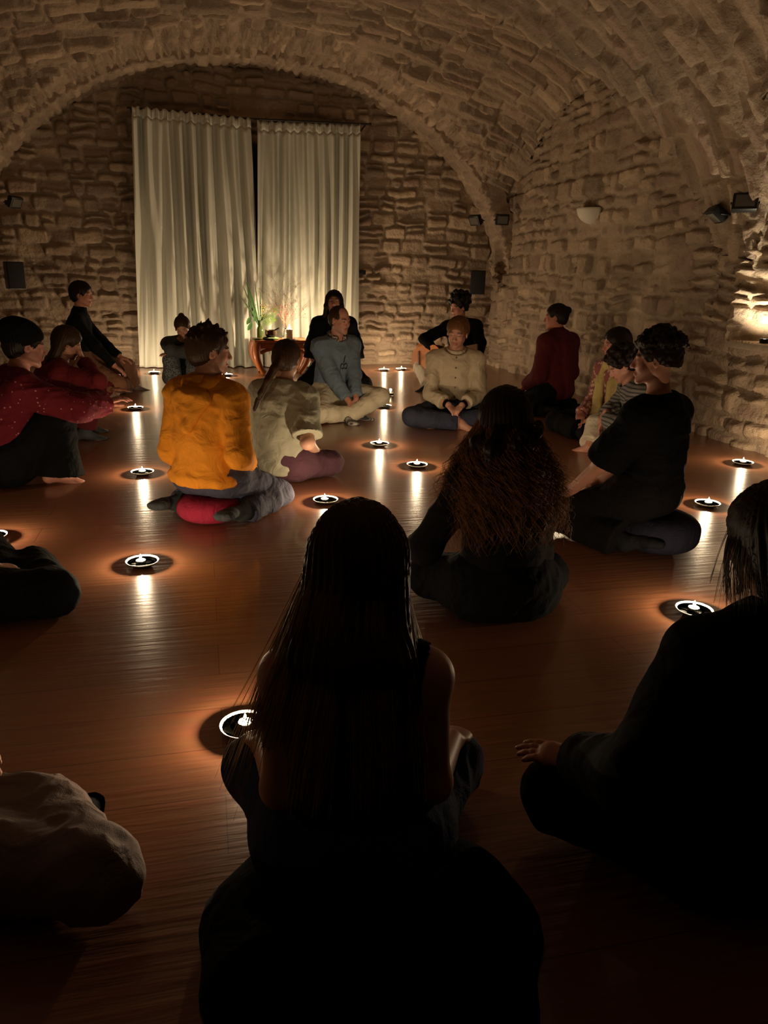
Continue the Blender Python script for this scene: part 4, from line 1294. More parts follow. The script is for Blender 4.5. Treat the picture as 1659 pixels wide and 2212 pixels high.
def strand_mesh(name, lines, rad, mat, parent):
    """many fine locks of hair as one child mesh; lines: (n, m, 3) array"""
    L = np.asarray(lines, float); n, m = L.shape[:2]
    T = np.gradient(L, axis=1); T /= np.maximum(np.linalg.norm(T, axis=2, keepdims=True), 1e-9)
    A_ = np.cross(T, np.array([.3, .2, .93])); A_ /= np.maximum(np.linalg.norm(A_, axis=2, keepdims=True), 1e-9); B_ = np.cross(T, A_)
    r = (np.asarray(rad) * np.ones(n))[:, None] * np.linspace(1, .35, m)[None]
    ring = [L + A_ * (r * math.cos(a))[..., None] + B_ * (r * math.sin(a))[..., None] for a in (0, 2.094, 4.189)]
    V = np.stack(ring, 2).reshape(-1, 3)
    i = np.arange(n * m * 3).reshape(n, m, 3)
    F = []
    for k in range(3):
        k2 = (k + 1) % 3
        F.append(np.stack([i[:, :-1, k].ravel(), i[:, 1:, k].ravel(), i[:, 1:, k2].ravel(), i[:, :-1, k2].ravel()], 1))
    return mesh_np(name, V, np.concatenate(F), mat=mat, parent=parent)

def to_local(loc, face, p):
    """room point -> person's own frame"""
    a = -math.radians(face); dx, dy = p[0] - loc[0], p[1] - loc[1]
    return V3(dx * math.cos(a) + dy * math.sin(a), -dx * math.sin(a) + dy * math.cos(a), p[2])

# fabrics and hair colours
M['hair_dark'] = hair_material('dark_hair', (.018, .012, .009))
M['hair_brown'] = hair_material('brown_hair', (.055, .028, .014))
M['hair_curl'] = hair_material('auburn_hair', (.24, .105, .042))
M['hair_blond'] = hair_material('blond_hair_rimlit', (.46, .31, .17))  # strand colour lightened to suggest rim light on the blond hair
M['hair_core'] = hair_material('blond_hair_shaded', (.06, .038, .02))  # same blond hair, coloured dark as its shaded inside
M['hair_ginger'] = hair_material('ginger_hair', (.20, .085, .035))
M['orange'] = fabric('orange_fleece', (.72, .26, .018))
M['sage'] = fabric('sage_knit', (.36, .35, .26))
M['blue_knit'] = fabric('blue_knit', (.15, .20, .25), scale=260)
M['cream_cotton'] = fabric('cream_cotton', (.66, .58, .42))
M['beige_shirt'] = fabric('beige_linen', (.52, .42, .29))
M['navy'] = fabric('navy_cotton', (.030, .032, .055))
M['indigo'] = fabric('indigo_denim', (.055, .055, .085), scale=300)
M['denim'] = fabric('blue_denim', (.02, .035, .085), scale=300)
M['black'] = fabric('black_cotton', (.0045, .0045, .005))
M['black2'] = fabric('black_jersey', (.007, .006, .006))
M['plum'] = fabric('plum_cotton', (.075, .030, .045))
M['maroon'] = fabric('maroon_wool', (.085, .009, .011))
M['darkred'] = fabric('dark_red_cotton', (.13, .010, .014))
M['brown_trouser'] = fabric('brown_trouser', (.17, .075, .04))
M['charcoal'] = fabric('charcoal_knit', (.05, .05, .05))
M['grey_trouser'] = fabric('grey_fleece', (.30, .29, .28))
M['off_white'] = fabric('off_white_cotton', (.72, .64, .50))
M['dusky'] = fabric('dusky_linen', (.20, .145, .13))
M['yellow_scarf'] = fabric('yellow_scarf', (.55, .42, .16))
M['red_cushion'] = fabric('red_cushion', (.30, .016, .045), scale=200)
M['navy_cushion'] = fabric('navy_cushion', (.018, .018, .030))
M['mound'] = fabric('black_mound', (.004, .004, .006))
M['sock_grey'] = fabric('grey_sock', (.05, .055, .06))
M['sock_black'] = fabric('black_sock', (.014, .014, .016))

def pattern_dots(name, base, dot, scale, size, rnd=.6):
    m = fabric(name, base)
    nt = m.node_tree; b = nt.nodes['Principled BSDF']
    tc = nt.nodes.new('ShaderNodeTexCoord'); v = nt.nodes.new('ShaderNodeTexVoronoi'); v.inputs['Scale'].default_value = scale; v.inputs['Randomness'].default_value = rnd
    nt.links.new(tc.outputs['Object'], v.inputs['Vector'])
    lt = nt.nodes.new('ShaderNodeMath'); lt.operation = 'LESS_THAN'; lt.inputs[1].default_value = size
    nt.links.new(v.outputs['Distance'], lt.inputs[0])
    mx = nt.nodes.new('ShaderNodeMix'); mx.data_type = 'RGBA'; mx.inputs['A'].default_value = (*base, 1); mx.inputs['B'].default_value = (*dot, 1)
    nt.links.new(lt.outputs[0], mx.inputs['Factor']); nt.links.new(mx.outputs['Result'], b.inputs['Base Color'])
    return m
def pattern_stripes(name, cols, scale, axis='Y', dist=.6):
    m = fabric(name, cols[0])
    nt = m.node_tree; b = nt.nodes['Principled BSDF']
    tc = nt.nodes.new('ShaderNodeTexCoord'); w = nt.nodes.new('ShaderNodeTexWave'); w.bands_direction = axis; w.inputs['Scale'].default_value = scale; w.inputs['Distortion'].default_value = dist
    nt.links.new(tc.outputs['Object'], w.inputs['Vector'])
    r = nt.nodes.new('ShaderNodeValToRGB'); r.color_ramp.interpolation = 'CONSTANT'
    for i_, c in enumerate(cols):
        e = r.color_ramp.elements[0] if i_ == 0 else r.color_ramp.elements.new(i_ / len(cols))
        e.color = (*c, 1)
    nt.links.new(w.outputs['Fac'], r.inputs['Fac']); nt.links.new(r.outputs['Color'], b.inputs['Base Color'])
    return m
M['red_dots'] = pattern_dots('red_dotted_cotton', (.115, .006, .014), (.40, .17, .16), 34, .15, .8)
M['floral'] = pattern_dots('floral_cotton', (.10, .08, .08), (.5, .42, .38), 60, .5, 1)
M['marl'] = pattern_dots('marl_knit', (.05, .055, .06), (.28, .28, .28), 120, .38, 1)
M['rose_print'] = pattern_dots('rose_print', (.30, .10, .09), (.55, .38, .30), 34, .42, 1)
M['striped_sock'] = pattern_stripes('striped_sock', [(.06, .055, .06), (.42, .38, .32), (.06, .055, .06), (.14, .12, .12), (.45, .42, .36)], 9, 'DIAGONAL', .3)
M['striped_knit'] = pattern_stripes('striped_knit', [(.04, .04, .04), (.26, .25, .23), (.07, .06, .06), (.22, .21, .20)], 12, 'Z', 1.5)

def cushion(label, loc, r, h, mat, pleats=18):
    n, m_ = 48, 14; vs = []; fs = []
    for i in range(m_ + 1):
        ph = -math.pi / 2 + math.pi * i / m_
        for k in range(n):
            a = 2 * math.pi * k / n; pl = 1 + .018 * abs(math.sin(a * pleats / 2)) * math.cos(ph)
            c = math.copysign(abs(math.cos(ph)) ** .55, math.cos(ph)); sz = math.copysign(abs(math.sin(ph)) ** .8, math.sin(ph))
            vs.append((r * c * pl * math.cos(a), r * c * pl * math.sin(a), h / 2 + h / 2 * sz))
    for i in range(m_):
        for k in range(n): fs.append((i * n + k, i * n + (k + 1) % n, (i + 1) * n + (k + 1) % n, (i + 1) * n + k))
    mb = MB(); mb.add(vs, fs); o = mb.build('meditation_cushion', M[mat], loc=loc); tag(o, label, 'cushion'); return o
# ---------------------------------------------------------------- the people
SEIZA = dict(kneeL=(-.17, .40, .07), kneeR=(.17, .40, .07), ankL=(-.17, .0, .055), ankR=(.17, .0, .055),
             toeL=(-.16, -.16, .045), toeR=(.16, -.16, .045), feetup=(0, 0, -1))
def SZ(**kw): d = dict(SEIZA); d.update(kw); return d

# -- man in the orange hooded sweatshirt, kneeling astride a red cushion
def hood(root, J, H):
    f = Field(); s, nb, Rsh, nd = J['s'], J['nb'], J['Rsh'], J['nd']
    def q(a): return nb + nd * .030 * s + Rsh @ V3(.082 * math.sin(a), .080 * math.cos(a) - .012, .012 * math.cos(a)) * s
    for k in range(14): f.cone(q(2 * math.pi * k / 14), q(2 * math.pi * (k + 1) / 14), .030 * s, .030 * s, k=.015)
    f.ell(nb + Rsh @ V3(0, -.128, -.040) * s, np.array((.108, .044, .052)) * s, Rsh, k=.015)
    for sx in (-1, 1): f.cone(nb + Rsh @ V3(sx * .080, -.130, -.045) * s, nb + Rsh @ V3(0, -.172, -.185) * s, .034 * s, .022 * s, k=.02)
    f.ell(nb + Rsh @ V3(0, -.150, -.095) * s, np.array((.045, .028, .060)) * s, Rsh, k=.02)
    f.ell(nb + Rsh @ V3(0, -.105, .045) * s, np.array((.060, .035, .025)) * s, Rsh, k=.015, sub=True)
    Pn, F = f.mesh(.006); Pn = folds(Pn, F, .006, 21, (10, 10, 10)); mesh_np('hood', Pn, F, mat=M['orange'], parent=root)
def hem_roll(r=.018, drop=.0, w=.185, d=.145):
    def fn(f, J):
        s, sp, Rt, up = J['s'], J['sp'], J['Rt'], J['up']
        for k in range(16):
            a0, a1 = 2 * math.pi * k / 16, 2 * math.pi * (k + 1) / 16
            def q(a): return sp[0] + up * drop * s + Rt @ V3(w * math.sin(a), d * math.cos(a), 0) * s
            f.cone(q(a0), q(a1), r * s, r * s, k=.04)
    return fn
def both(*fs):
    def fn(f, J):
        for g in fs: g(f, J)
    return fn
person('man in an orange hooded sweatshirt kneeling on a red cushion, head turned in profile', (-.01, 3.66), 34, s=1.0, build=1.0, res=.006,
       **SZ(seat=.145, lean=3, head=(46, 4, 0), shw=.158, spine=.435, kneeL=(-.20, .36, .07), kneeR=(.21, .33, .075), ankL=(-.19, -.01, .055), ankR=(.22, -.01, .055), toeL=(-.20, -.19, .04), toeR=(.21, -.19, .04),
            handL=(-.10, .18, .26), handR=(.16, .12, .29), elL=(-.4, -1, -.3), elR=(.55, -1, -.2), fingR=(-.3, .9, -.3), fingL=(.3, .9, -.3)),
       hair='messy', haircol='hair_brown', hlow=-.085, beard=(.16, .08, .05), neckh=.085, skin=(.46, .22, .14), extra=hood,
       top=('orange', dict(i=.022, hem=-.055, fn=hem_roll(.022, -.03, .172, .135), cuff=.006, amp=.009, fsc=(7, 7, 11), name='hooded_sweatshirt')), bottom=('indigo', dict(i=.014, amp=.006, upto=.9)), feet='sock_grey')
cushion('round bright red meditation cushion under the man in orange', (.0, 3.64, 0), .165, .125, 'red_cushion')

# -- woman in the sage T-shirt with a ponytail
person('woman in a sage green T-shirt with a long ponytail, seen from behind', (.41, 4.32), 32, s=.97, res=.007,
       seat=.03, lean=2, side=3, head=(-4, 6, 3), freeleg=True, kneeR=(.27, .20, .09), ankR=(.0, .32, .06), kneeL=(-.26, .24, .09), ankL=(.02, .26, .06),
       shw=.155, handR=(.20, .10, .20), handL=(-.08, .24, .18), elR=(.3, -1, 0), elL=(.1, -1, 0), hair='pony', haircol='hair_brown',
       pony=[(-.02, -.05, -.05), (-.045, -.10, -.12), (-.080, -.125, -.20), (-.125, -.13, -.30)], ponyw=1.35, spine=.46,
       top=('sage', dict(i=.026, hem=-.07, sleeve=.42, cuff=.02, amp=.010, name='t_shirt')), bottom=('plum', dict(i=.020, loose=.02)))

# -- man in the blue jumper, cross-legged on a red cushion
def collar_fn(root, J, H):
    s, nb, Rsh, nd = J['s'], J['nb'], J['Rsh'], J['nd']
    f = Field()
    for k in range(14):
        a0, a1 = .5 + 5.28 * k / 14, .5 + 5.28 * (k + 1) / 14
        def q(a): return nb + nd * .045 * s + Rsh @ V3(.066 * math.sin(a), .066 * math.cos(a) - .006, -.018 * math.cos(a)) * s
        f.cone(q(a0), q(a1), .017 * s, .017 * s, k=.01)
    for sx in (-1, 1): f.cone(nb + nd * .03 * s + Rsh @ V3(sx * .045, .055, 0) * s, nb + Rsh @ V3(sx * .022, .100, -.075) * s, .022 * s, .010 * s, k=.01)
    Pn, F = f.mesh(.007); mesh_np('shirt_collar', Pn, F, mat=M[J['P'].get('collarmat', 'floral')], parent=root)
def glasses_cord(root, J, H):
    collar_fn(root, J, H)
    s, nb, Rsh = J['s'], J['nb'], J['Rsh']
    t = MB(); R3 = Rsh
    p = [nb + R3 @ V3(x, y, z) * s for x, y, z in ((-.05, .075, .01), (-.035, .115, -.06), (-.01, .135, -.12), (0, .140, -.17))]
    t.tube([Vector(a) for a in p], .0032, 6)
    for sx in (-1, 1):
        c = nb + R3 @ V3(sx * .018, .142, -.20) * s; pts = [Vector(c + R3 @ V3(.017 * math.cos(a), .004, .024 * math.sin(a)) * s) for a in np.linspace(0, 6.28, 13)]
        t.tube(pts, .003, 6)
    t.tube([Vector(nb + R3 @ V3(.034, .142, -.19) * s), Vector(nb + R3 @ V3(.032, .135, -.29) * s)], .0025, 6)
    t.build('hanging_glasses', M['black_plastic'], root)
person('man in a blue jumper and cream trousers sitting cross-legged on a red cushion', (1.06, 6.35), 155, s=1.0, build=1.06, res=.007,
       seat=.11, lean=7, head=(-10, 6, 0), kneeL=(-.20, .32, .21), kneeR=(.31, .26, .12), ankL=(-.03, .36, .07), ankR=(-.02, .30, .06),
       toeL=(.10, .44, .05), toeR=(-.16, .36, .05), handL=(-.02, .34, .18), handR=(.05, .33, .17), fingL=(.1, .5, -.8), fingR=(-.2, .5, -.8), elL=(-.5, -1, -.3), elR=(.5, -1, -.3),
       hair='shaved', haircol='hair_brown', skin=(.50, .23, .16), beard=(.36, .22, .17), extra=glasses_cord,
       top=('blue_knit', dict(i=.020, hem=-.06, sleeve=.93, cuff=.004, amp=.007, name='jumper')), bottom=('cream_cotton', dict(i=.016, amp=.007)), feet='striped_sock')
cushion('round red meditation cushion under the man in the blue jumper', (1.06, 6.38, 0), .18, .11, 'red_cushion')

# -- man in the beige shirt
def buttons(root, J, H):
    s, sp, nb, Rsh, Rt = J['s'], J['sp'], J['nb'], J['Rsh'], J['Rt']
    top = J['top_obj'].data; co = np.empty(len(top.vertices) * 3, np.float32); top.vertices.foreach_get('co', co); co = co.reshape(-1, 3)
    for k in range(6):
        q = sp[0] * (1 - k / 5.6) + nb * (k / 5.6) + V3(0, 0, .03)
        near = co[(np.abs(co[:, 0] - q[0]) < .012) & (np.abs(co[:, 2] - q[2]) < .012)]
        y = near[:, 1].max() if len(near) else q[1] + .13
        b = MB(); b.lathe([(0, -.001), (.0065, -.001), (.0065, .002), (0, .002)], (q[0], y + .001, q[2]), 10, Matrix.Rotation(-math.pi / 2, 4, 'X'))
        b.build('button', M['black_plastic'], root)
    f = Field()
    for k in range(12):
        a0, a1 = 2 * math.pi * k / 12, 2 * math.pi * (k + 1) / 12
        def q(a): return nb + J['nd'] * .04 * s + Rsh @ V3(.068 * math.sin(a), .068 * math.cos(a) - .006, -.014 * math.cos(a)) * s
        f.cone(q(a0), q(a1), .015 * s, .015 * s, k=.01)
    Pn, F = f.mesh(.007); mesh_np('stand_collar', Pn, F, mat=M['beige_shirt'], parent=root)
    for E_, W_ in ((J['elL'], J['wrL']), (J['elR'], J['wrR'])):
        f = Field(); f.cone(E_ + (W_ - E_) * .86, E_ + (W_ - E_) * .98, .037 * s, .036 * s, k=.01, flat=(True, True)); Pn, F = f.mesh(.007); mesh_np('cuff', Pn, F, mat=M['black'], parent=root)
person('man in a beige buttoned shirt sitting cross-legged on the floor in dark trousers', (2.03, 6.0), 196, s=1.06, res=.007,
       seat=.01, lean=6, head=(14, 12, -6), kneeL=(-.26, .30, .09), kneeR=(.29, .28, .09), ankL=(.03, .30, .06), ankR=(.0, .38, .055), toeL=(.16, .32, .05), toeR=(-.14, .44, .05),
       handL=(-.055, .34, .19), handR=(.055, .34, .19), fingL=(.55, .5, -.5), fingR=(-.55, .5, -.5), elL=(-.7, -.7, -.2), elR=(.7, -.7, -.2), curl=.9,
       hair='short', haircol='hair_ginger', hth=.016, skin=(.52, .26, .18), beard=(.33, .15, .09), extra=buttons, spine=.46,
       top=('beige_shirt', dict(i=.018, hem=-.04, sleeve=.88, cuff=.010, amp=.008, name='shirt')), bottom=('navy', dict(i=.018)))

# -- woman in black with long dark hair behind the man in blue
def long_back(length, w=.07, front=True):
    def fn(hf, J, H):
        s = J['s']; sp, nb, Rsh = J['sp'], J['nb'], J['Rsh']
        n = 7
        for sx in (-1, -.4, .4, 1):
            a = H(sx * .055, -.075 if abs(sx) < .9 else -.03, .02)
            b = nb + Rsh @ V3(sx * .085, -.075, .0) * s; c = nb + Rsh @ V3(sx * .10, -.125, -length) * s
            hf.chain([a, b, c], [.040 * s, .042 * s, .028 * s], k=.03)
        if front:
            for sx in (-1, 1):
                hf.chain([H(sx * .062, .02, .05), H(sx * .082, .015, -.04), nb + Rsh @ V3(sx * .105, .03, -.02) * s], [.022 * s, .024 * s, .022 * s], k=.02)
    return fn
def wide_sleeves(f, J):
    s = J['s']
    for S, E, W_ in ((J['shL'], J['elL'], J['wrL']), (J['shR'], J['elR'], J['wrR'])):
        q = E + (W_ - E) * .35 + V3(0, 0, -.03); f.cone(S, q, .055 * s, .092 * s, k=.03, flat=(False, True))
person('woman in a loose black top with long dark hair, sitting behind the blue-jumper man', (1.30, 7.72), 188, s=1.0, res=.008,
       **SZ(seat=.19, lean=0, head=(4, -8, 0), handL=(-.20, .16, .28), handR=(.20, .16, .28), kneeL=(-.30, .34, .12), kneeR=(.30, .34, .12), ankL=(-.26, .0, .05), ankR=(.26, .0, .05), elL=(-.7, -1, 0), elR=(.7, -1, 0)),
       hair='long', haircol='hair_dark', hairfn=long_back(.22), skin=(.44, .21, .14),
       top=('black', dict(i=.02, hem=-.04, sleeve=.5, fn=wide_sleeves, name='loose_top')), bottom=('black', dict(i=.035, loose=.05, upto=.98, name='long_skirt', lap=True)), feet='sock_black')

cushion('dark cushion hidden under the woman in the loose black top', (1.31, 7.72, 0), .17, .17, 'navy_cushion')
# -- guitarist with curly hair
GU, GF = (2.74, 7.78), 214
person('guitarist with dark curly hair, in a black top and off-white trousers', GU, GF, s=1.0, res=.008,
       seat=.18, lean=12, side=6, head=(34, 10, 0), kneeL=(-.26, .34, .20), kneeR=(.46, .22, .24), ankL=(-.12, .20, .06), ankR=(.29, .42, .08), toeL=(.02, .28, .04), toeR=(.42, .50, .03), freeleg=True,
       handR=(.24, .34, .42), handL=(-.28, .52, .44), fingR=(-.5, .3, -.7), fingL=(.2, .5, .6), elR=(1, -.1, .35), elL=(-1, 0, -.4), curl=.9,
       hair='curly', haircol='hair_dark', puff=.030, curlr=.026, ncurl=150, skin=(.44, .19, .13),
       top=('black', dict(i=.018, hem=-.05, sleeve=.93, name='jumper')), bottom=('off_white', dict(i=.022, loose=.02, upto=.92)), feet='sock_black')
cushion('dark cushion under the guitarist', (GU[0], GU[1], 0), .18, .17, 'navy_cushion')
def guitar():
    a = -math.radians(GF)
    r = empty('acoustic_guitar', (GU[0], GU[1], 0), a, label='orange-brown acoustic guitar held by the curly-haired guitarist', cat='guitar')
    M['guitar_top'] = new_mat('amber_spruce', (.52, .15, .018), rough=.3, noise_var=.15)
    M['guitar_side'] = new_mat('dark_rosewood', (.10, .035, .015), rough=.3)
    c = V3(.33, .27, .34); ux = unit(V3(-.80, .48, .20)); uy = unit(V3(.45, .88, .12)); uy = unit(uy - (uy @ ux) * ux); uz = np.cross(ux, uy)
    if uz[2] < 0: uz = -uz
    def W(x, y, z): return Vector(c + ux * x + uy * y + uz * z)
    out = []
    N_ = 64
    for k in range(N_):
        t_ = 2 * math.pi * k / N_; x = -.22 + .235 * (1 - math.cos(t_)); q = (x + .22) / .47
        w = math.sin(math.pi * q) ** .45 * (.185 - .055 * q) * (1 - .30 * math.exp(-((q - .60) / .13) ** 2))
        out.append((x, w * (1 if math.sin(t_) >= 0 else -1)))
    mb = MB(); vs = [W(x, .045, z) for x, z in out] + [W(x, -.05, z) for x, z in out]
    mb.add(vs, [(k, (k + 1) % N_, N_ + (k + 1) % N_, N_ + k) for k in range(N_)] + [tuple(N_ + k for k in range(N_))]); mb.build('sides_and_back', M['guitar_side'], r)
    mb = MB(); vs = [W(x * 1.0, .0465, z) for x, z in out] + [W(x, .049, z * .985) for x, z in out]
    mb.add(vs, [(k, (k + 1) % N_, N_ + (k + 1) % N_, N_ + k) for k in range(N_)] + [tuple(N_ + k for k in range(N_))]); mb.build('soundboard', M['guitar_top'], r)
    mb = MB(); ring = [W(.06 + .046 * math.cos(t_), .0500, .046 * math.sin(t_)) for t_ in np.linspace(0, 2 * math.pi, 24, endpoint=False)]; mb.add(ring, [tuple(range(24))]); mb.build('sound_hole', M['black_plastic'], r)
    mb = MB(); mb.box((0, 0, 0), (1, 1, 1)); mb.v = [tuple(W(-.09 + v[0] * .022, .055 + v[1] * .010, v[2] * .15)) for v in mb.v]; mb.build('bridge', M['guitar_side'], r)
    mb = MB(); mb.box((0, 0, 0), (1, 1, 1)); mb.v = [tuple(W(.40 + v[0] * .46, .046 + v[1] * .026, v[2] * .054)) for v in mb.v]; mb.build('neck', M['guitar_side'], r)
    mb = MB(); mb.box((0, 0, 0), (1, 1, 1)); mb.v = [tuple(W(.70 + v[0] * .16, .040 + v[1] * .016, v[2] * .075)) for v in mb.v]; mb.build('headstock', M['guitar_side'], r)
    mb = MB()
    for k in range(6): mb.tube([W(-.09, .062, -.025 + .01 * k), W(.62, .062, -.019 + .0076 * k)], .0007, 4)
    mb.build('strings', M['silver'], r)
guitar()

# -- woman in the dark red jumper, by the right wall
person('woman in a dark red jumper with her hair pinned up, kneeling by the right wall', (3.03, 6.15), 334, s=1.0, res=.008,
       **SZ(seat=.15, lean=3, head=(-34, 4, 0), freeleg=True, kneeR=(.15, .30, .07), kneeL=(-.13, .30, .07), ankR=(.20, -.10, .055), toeR=(.20, -.30, .045), handL=(-.14, .24, .27), handR=(.14, .22, .27), elL=(-.5, -1, -.2), elR=(.5, -1, -.2)),
       hair='bun', haircol='hair_dark', bunpos=(0, -.115, .060), skin=(.40, .15, .09),
       top=('maroon', dict(i=.030, hem=-.10, collar=.05, amp=.006, name='jumper')), bottom=('black', dict(i=.02, loose=.03)), feet='sock_black')

# -- woman with the yellow scarf
def scarf_fn(root, J, H):
    s, nb, Rsh, sp = J['s'], J['nb'], J['Rsh'], J['sp']
    f = Field(); sq = (unit(Rsh @ V3(0, 1, 0)), .45)
    for k in range(10):
        a0, a1 = 2 * math.pi * k / 10, 2 * math.pi * (k + 1) / 10
        def q(a): return nb + J['nd'] * .03 * s + Rsh @ V3(.085 * math.sin(a), .078 * math.cos(a), -.02 * math.cos(a)) * s
        f.cone(q(a0), q(a1), .026 * s, .026 * s, k=.02)
    for sx in (-1, 1):
        f.chain([nb + Rsh @ V3(sx * .075, .06, .0) * s, sp[2] + Rsh @ V3(sx * .075, .150, .03) * s, sp[1] + Rsh @ V3(sx * .065, .165, 0) * s, sp[0] + Rsh @ V3(sx * .075, .215, .06) * s], [.040 * s, .047 * s, .048 * s, .045 * s], k=.02, squash=sq)
    Pn, F = f.mesh(.008); Pn = folds(Pn, F, .008, 9, (26, 26, 5)); mesh_np('scarf', Pn, F, mat=M['yellow_scarf'], parent=root)
def curls_long(length=.2):
    def fn(hf, J, H):
        long_back(length)(hf, J, H)
        rg = np.random.RandomState(3); s = J['s']; nb, Rsh = J['nb'], J['Rsh']
        for k in range(150):
            x = rg.uniform(-.15, .15); z = rg.uniform(-length, .16); y = -.10 + rg.uniform(-.03, .02) + (.08 if abs(x) > .10 else 0)
            hf.ell(nb + Rsh @ V3(x, y, z) * s, np.array((1, 1, 1.3)) * rg.uniform(.012, .024) * s, None, k=.01)
    return fn
person('woman with long dark wavy hair and a yellow scarf over a red patterned top', (3.11, 5.22), 256, s=1.0, res=.008,
       seat=.03, lean=6, head=(24, 8, -5), handL=(-.12, .30, .22), handR=(.10, .31, .20), fingL=(.6, .5, -.3), fingR=(-.6, .5, -.3), elL=(-.6, -1, -.2), elR=(.6, -1, -.2),
       hair='long', haircol='hair_dark', hairfn=curls_long(.22), extra=scarf_fn, spine=.46, skin=(.46, .19, .13),
       top=('rose_print', dict(i=.018, hem=-.06, name='patterned_top')), bottom=('black2', dict(i=.022, loose=.03)), feet='sock_black')
# -- person in a striped jumper and off-white trousers
person('person in a striped grey jumper and off-white trousers, looking down', (3.02, 4.52), 290, s=.97, res=.007,
       seat=.035, lean=30, slump=.05, spine=.47, head=(-4, 34, 0), kneeL=(-.22, .38, .12), kneeR=(.20, .36, .19), ankL=(.06, .32, .06), ankR=(.16, .44, .06), toeR=(.14, .60, .03),
       handL=(-.05, .40, .30), handR=(.10, .38, .32), fingL=(.2, .3, -.7), fingR=(-.4, .3, -.7), elL=(-1, -.3, -.2), elR=(1, -.3, -.2),
       hair='curly', haircol='hair_dark', puff=.016, curlr=.024, elmin=-.3, hlow=-.09, skin=(.50, .24, .17),
       top=('striped_knit', dict(i=.024, hem=-.04, name='striped_jumper')), bottom=('off_white', dict(i=.022, loose=.03, upto=.88, amp=.008)))

# -- young man in the black T-shirt
def badge(root, J, H):
    b = MB(); k = (J['wrL'] + J['elL']) / 2
    w = J['wrL'] - unit(J['wrL'] - J['elL']) * .02
person('young man in a black T-shirt with curly dark hair, kneeling on a dark cushion', (1.95, 2.92), 330, s=.98, build=.96, res=.0055,
       **SZ(seat=.17, lean=2, spine=.435, head=(-28, 2, 4), kneeL=(-.18, .42, .085), kneeR=(.16, .42, .085), ankL=(-.19, .02, .055), ankR=(.20, .02, .055), handL=(-.19, .36, .21), handR=(.14, .38, .20),
            fingL=(.05, .9, -.28), fingR=(.0, .9, -.3), elL=(-.5, -1, -.4), elR=(.5, -1, -.4), curl=.35),
       hair='curly', haircol='hair_dark', puff=.015, curlr=.015, ncurl=520, elmin=.34, topp=1.1, hlow=-.02, hth=.004, neckh=.10, skin=(.47, .22, .15), hres=.005,
       top=('black', dict(i=.026, hem=-.12, sleeve=.48, cuff=.022, amp=.008, name='t_shirt', neckcut=.25)), bottom=('black2', dict(i=.024, loose=.04, upto=.93)), feet='sock_black')
cushion('large dark round cushion under the young man in the black T-shirt', (1.99, 2.88, 0), .185, .175, 'navy_cushion')

# -- woman with long curly hair, cross-legged
def curly_strands(root, J, H):
    rg = np.random.RandomState(12); s = J['s']; nb, Rsh = J['nb'], J['Rsh']
    n, m = 1700, 26; L = np.zeros((n, m, 3)); t = np.linspace(0, 1, m)
    for i in range(n):
        az = rg.uniform(-2.5, 2.5)                    # 0 = back of the head
        root_p = V3(.070 * math.sin(az) * .5, -.03 - .03 * math.cos(az), .118)
        side = V3(.098 * math.sin(az), -.020 - .108 * math.cos(az), .0)
        endz = rg.uniform(.04, .30); x = .25 * math.sin(az * .62) * rg.uniform(.72, 1.15); y = -.14 * math.cos(az * .6) + rg.uniform(-.03, .03) + (.05 if abs(az) > 1.7 else 0)
        p0, p1 = H(*root_p), H(*side); p2 = nb + Rsh @ V3(x * .85, y, .03) * s; p3 = nb + Rsh @ V3(x, y - .01, -endz) * s
        B_ = ((1 - t)[:, None] ** 3 * p0 + 3 * ((1 - t) ** 2 * t)[:, None] * (p1 + (p1 - p0) * .2) + 3 * ((1 - t) * t ** 2)[:, None] * p2 + (t ** 3)[:, None] * p3)
        w = .016 * np.clip(t * 2 - .4, 0, 1); ph = rg.uniform(0, 6.28); fq = rg.uniform(5, 8)
        L[i] = B_ + np.stack([np.cos(t * fq * 6.28 + ph) * w, np.sin(t * fq * 6.28 + ph) * w, 0 * t], 1)
    strand_mesh('curls', L, rg.uniform(.0008, .0017, n), M['hair_curl'], root)
def open_back(f, J):
    pass
person('woman with long curly auburn hair and a black top, cross-legged with her back turned', (1.01, 2.33), 4, s=.97, res=.006,
       seat=.03, lean=4, spine=.47, shw=.155, freeleg=True, side=-2, head=(6, 4, 0), kneeL=(-.25, .20, .10), kneeR=(.24, .16, .10), ankL=(.06, .26, .06), ankR=(-.06, .32, .06),
       handL=(-.36, .24, .20), handR=(.16, .26, .20), fingL=(-.4, .6, -.6), fingR=(.1, .8, -.5), elL=(.1, -1, .3), elR=(-.1, -1, 0), curl=.6,
       hair='long', haircol='hair_dark', hairfn=curls_long(.20), extra=curly_strands, skin=(.46, .22, .15),
       top=('black2', dict(i=.018, hem=-.03, sleeve=.62, name='blouse')), bottom=('black', dict(i=.030, loose=.03)), feet='bare')

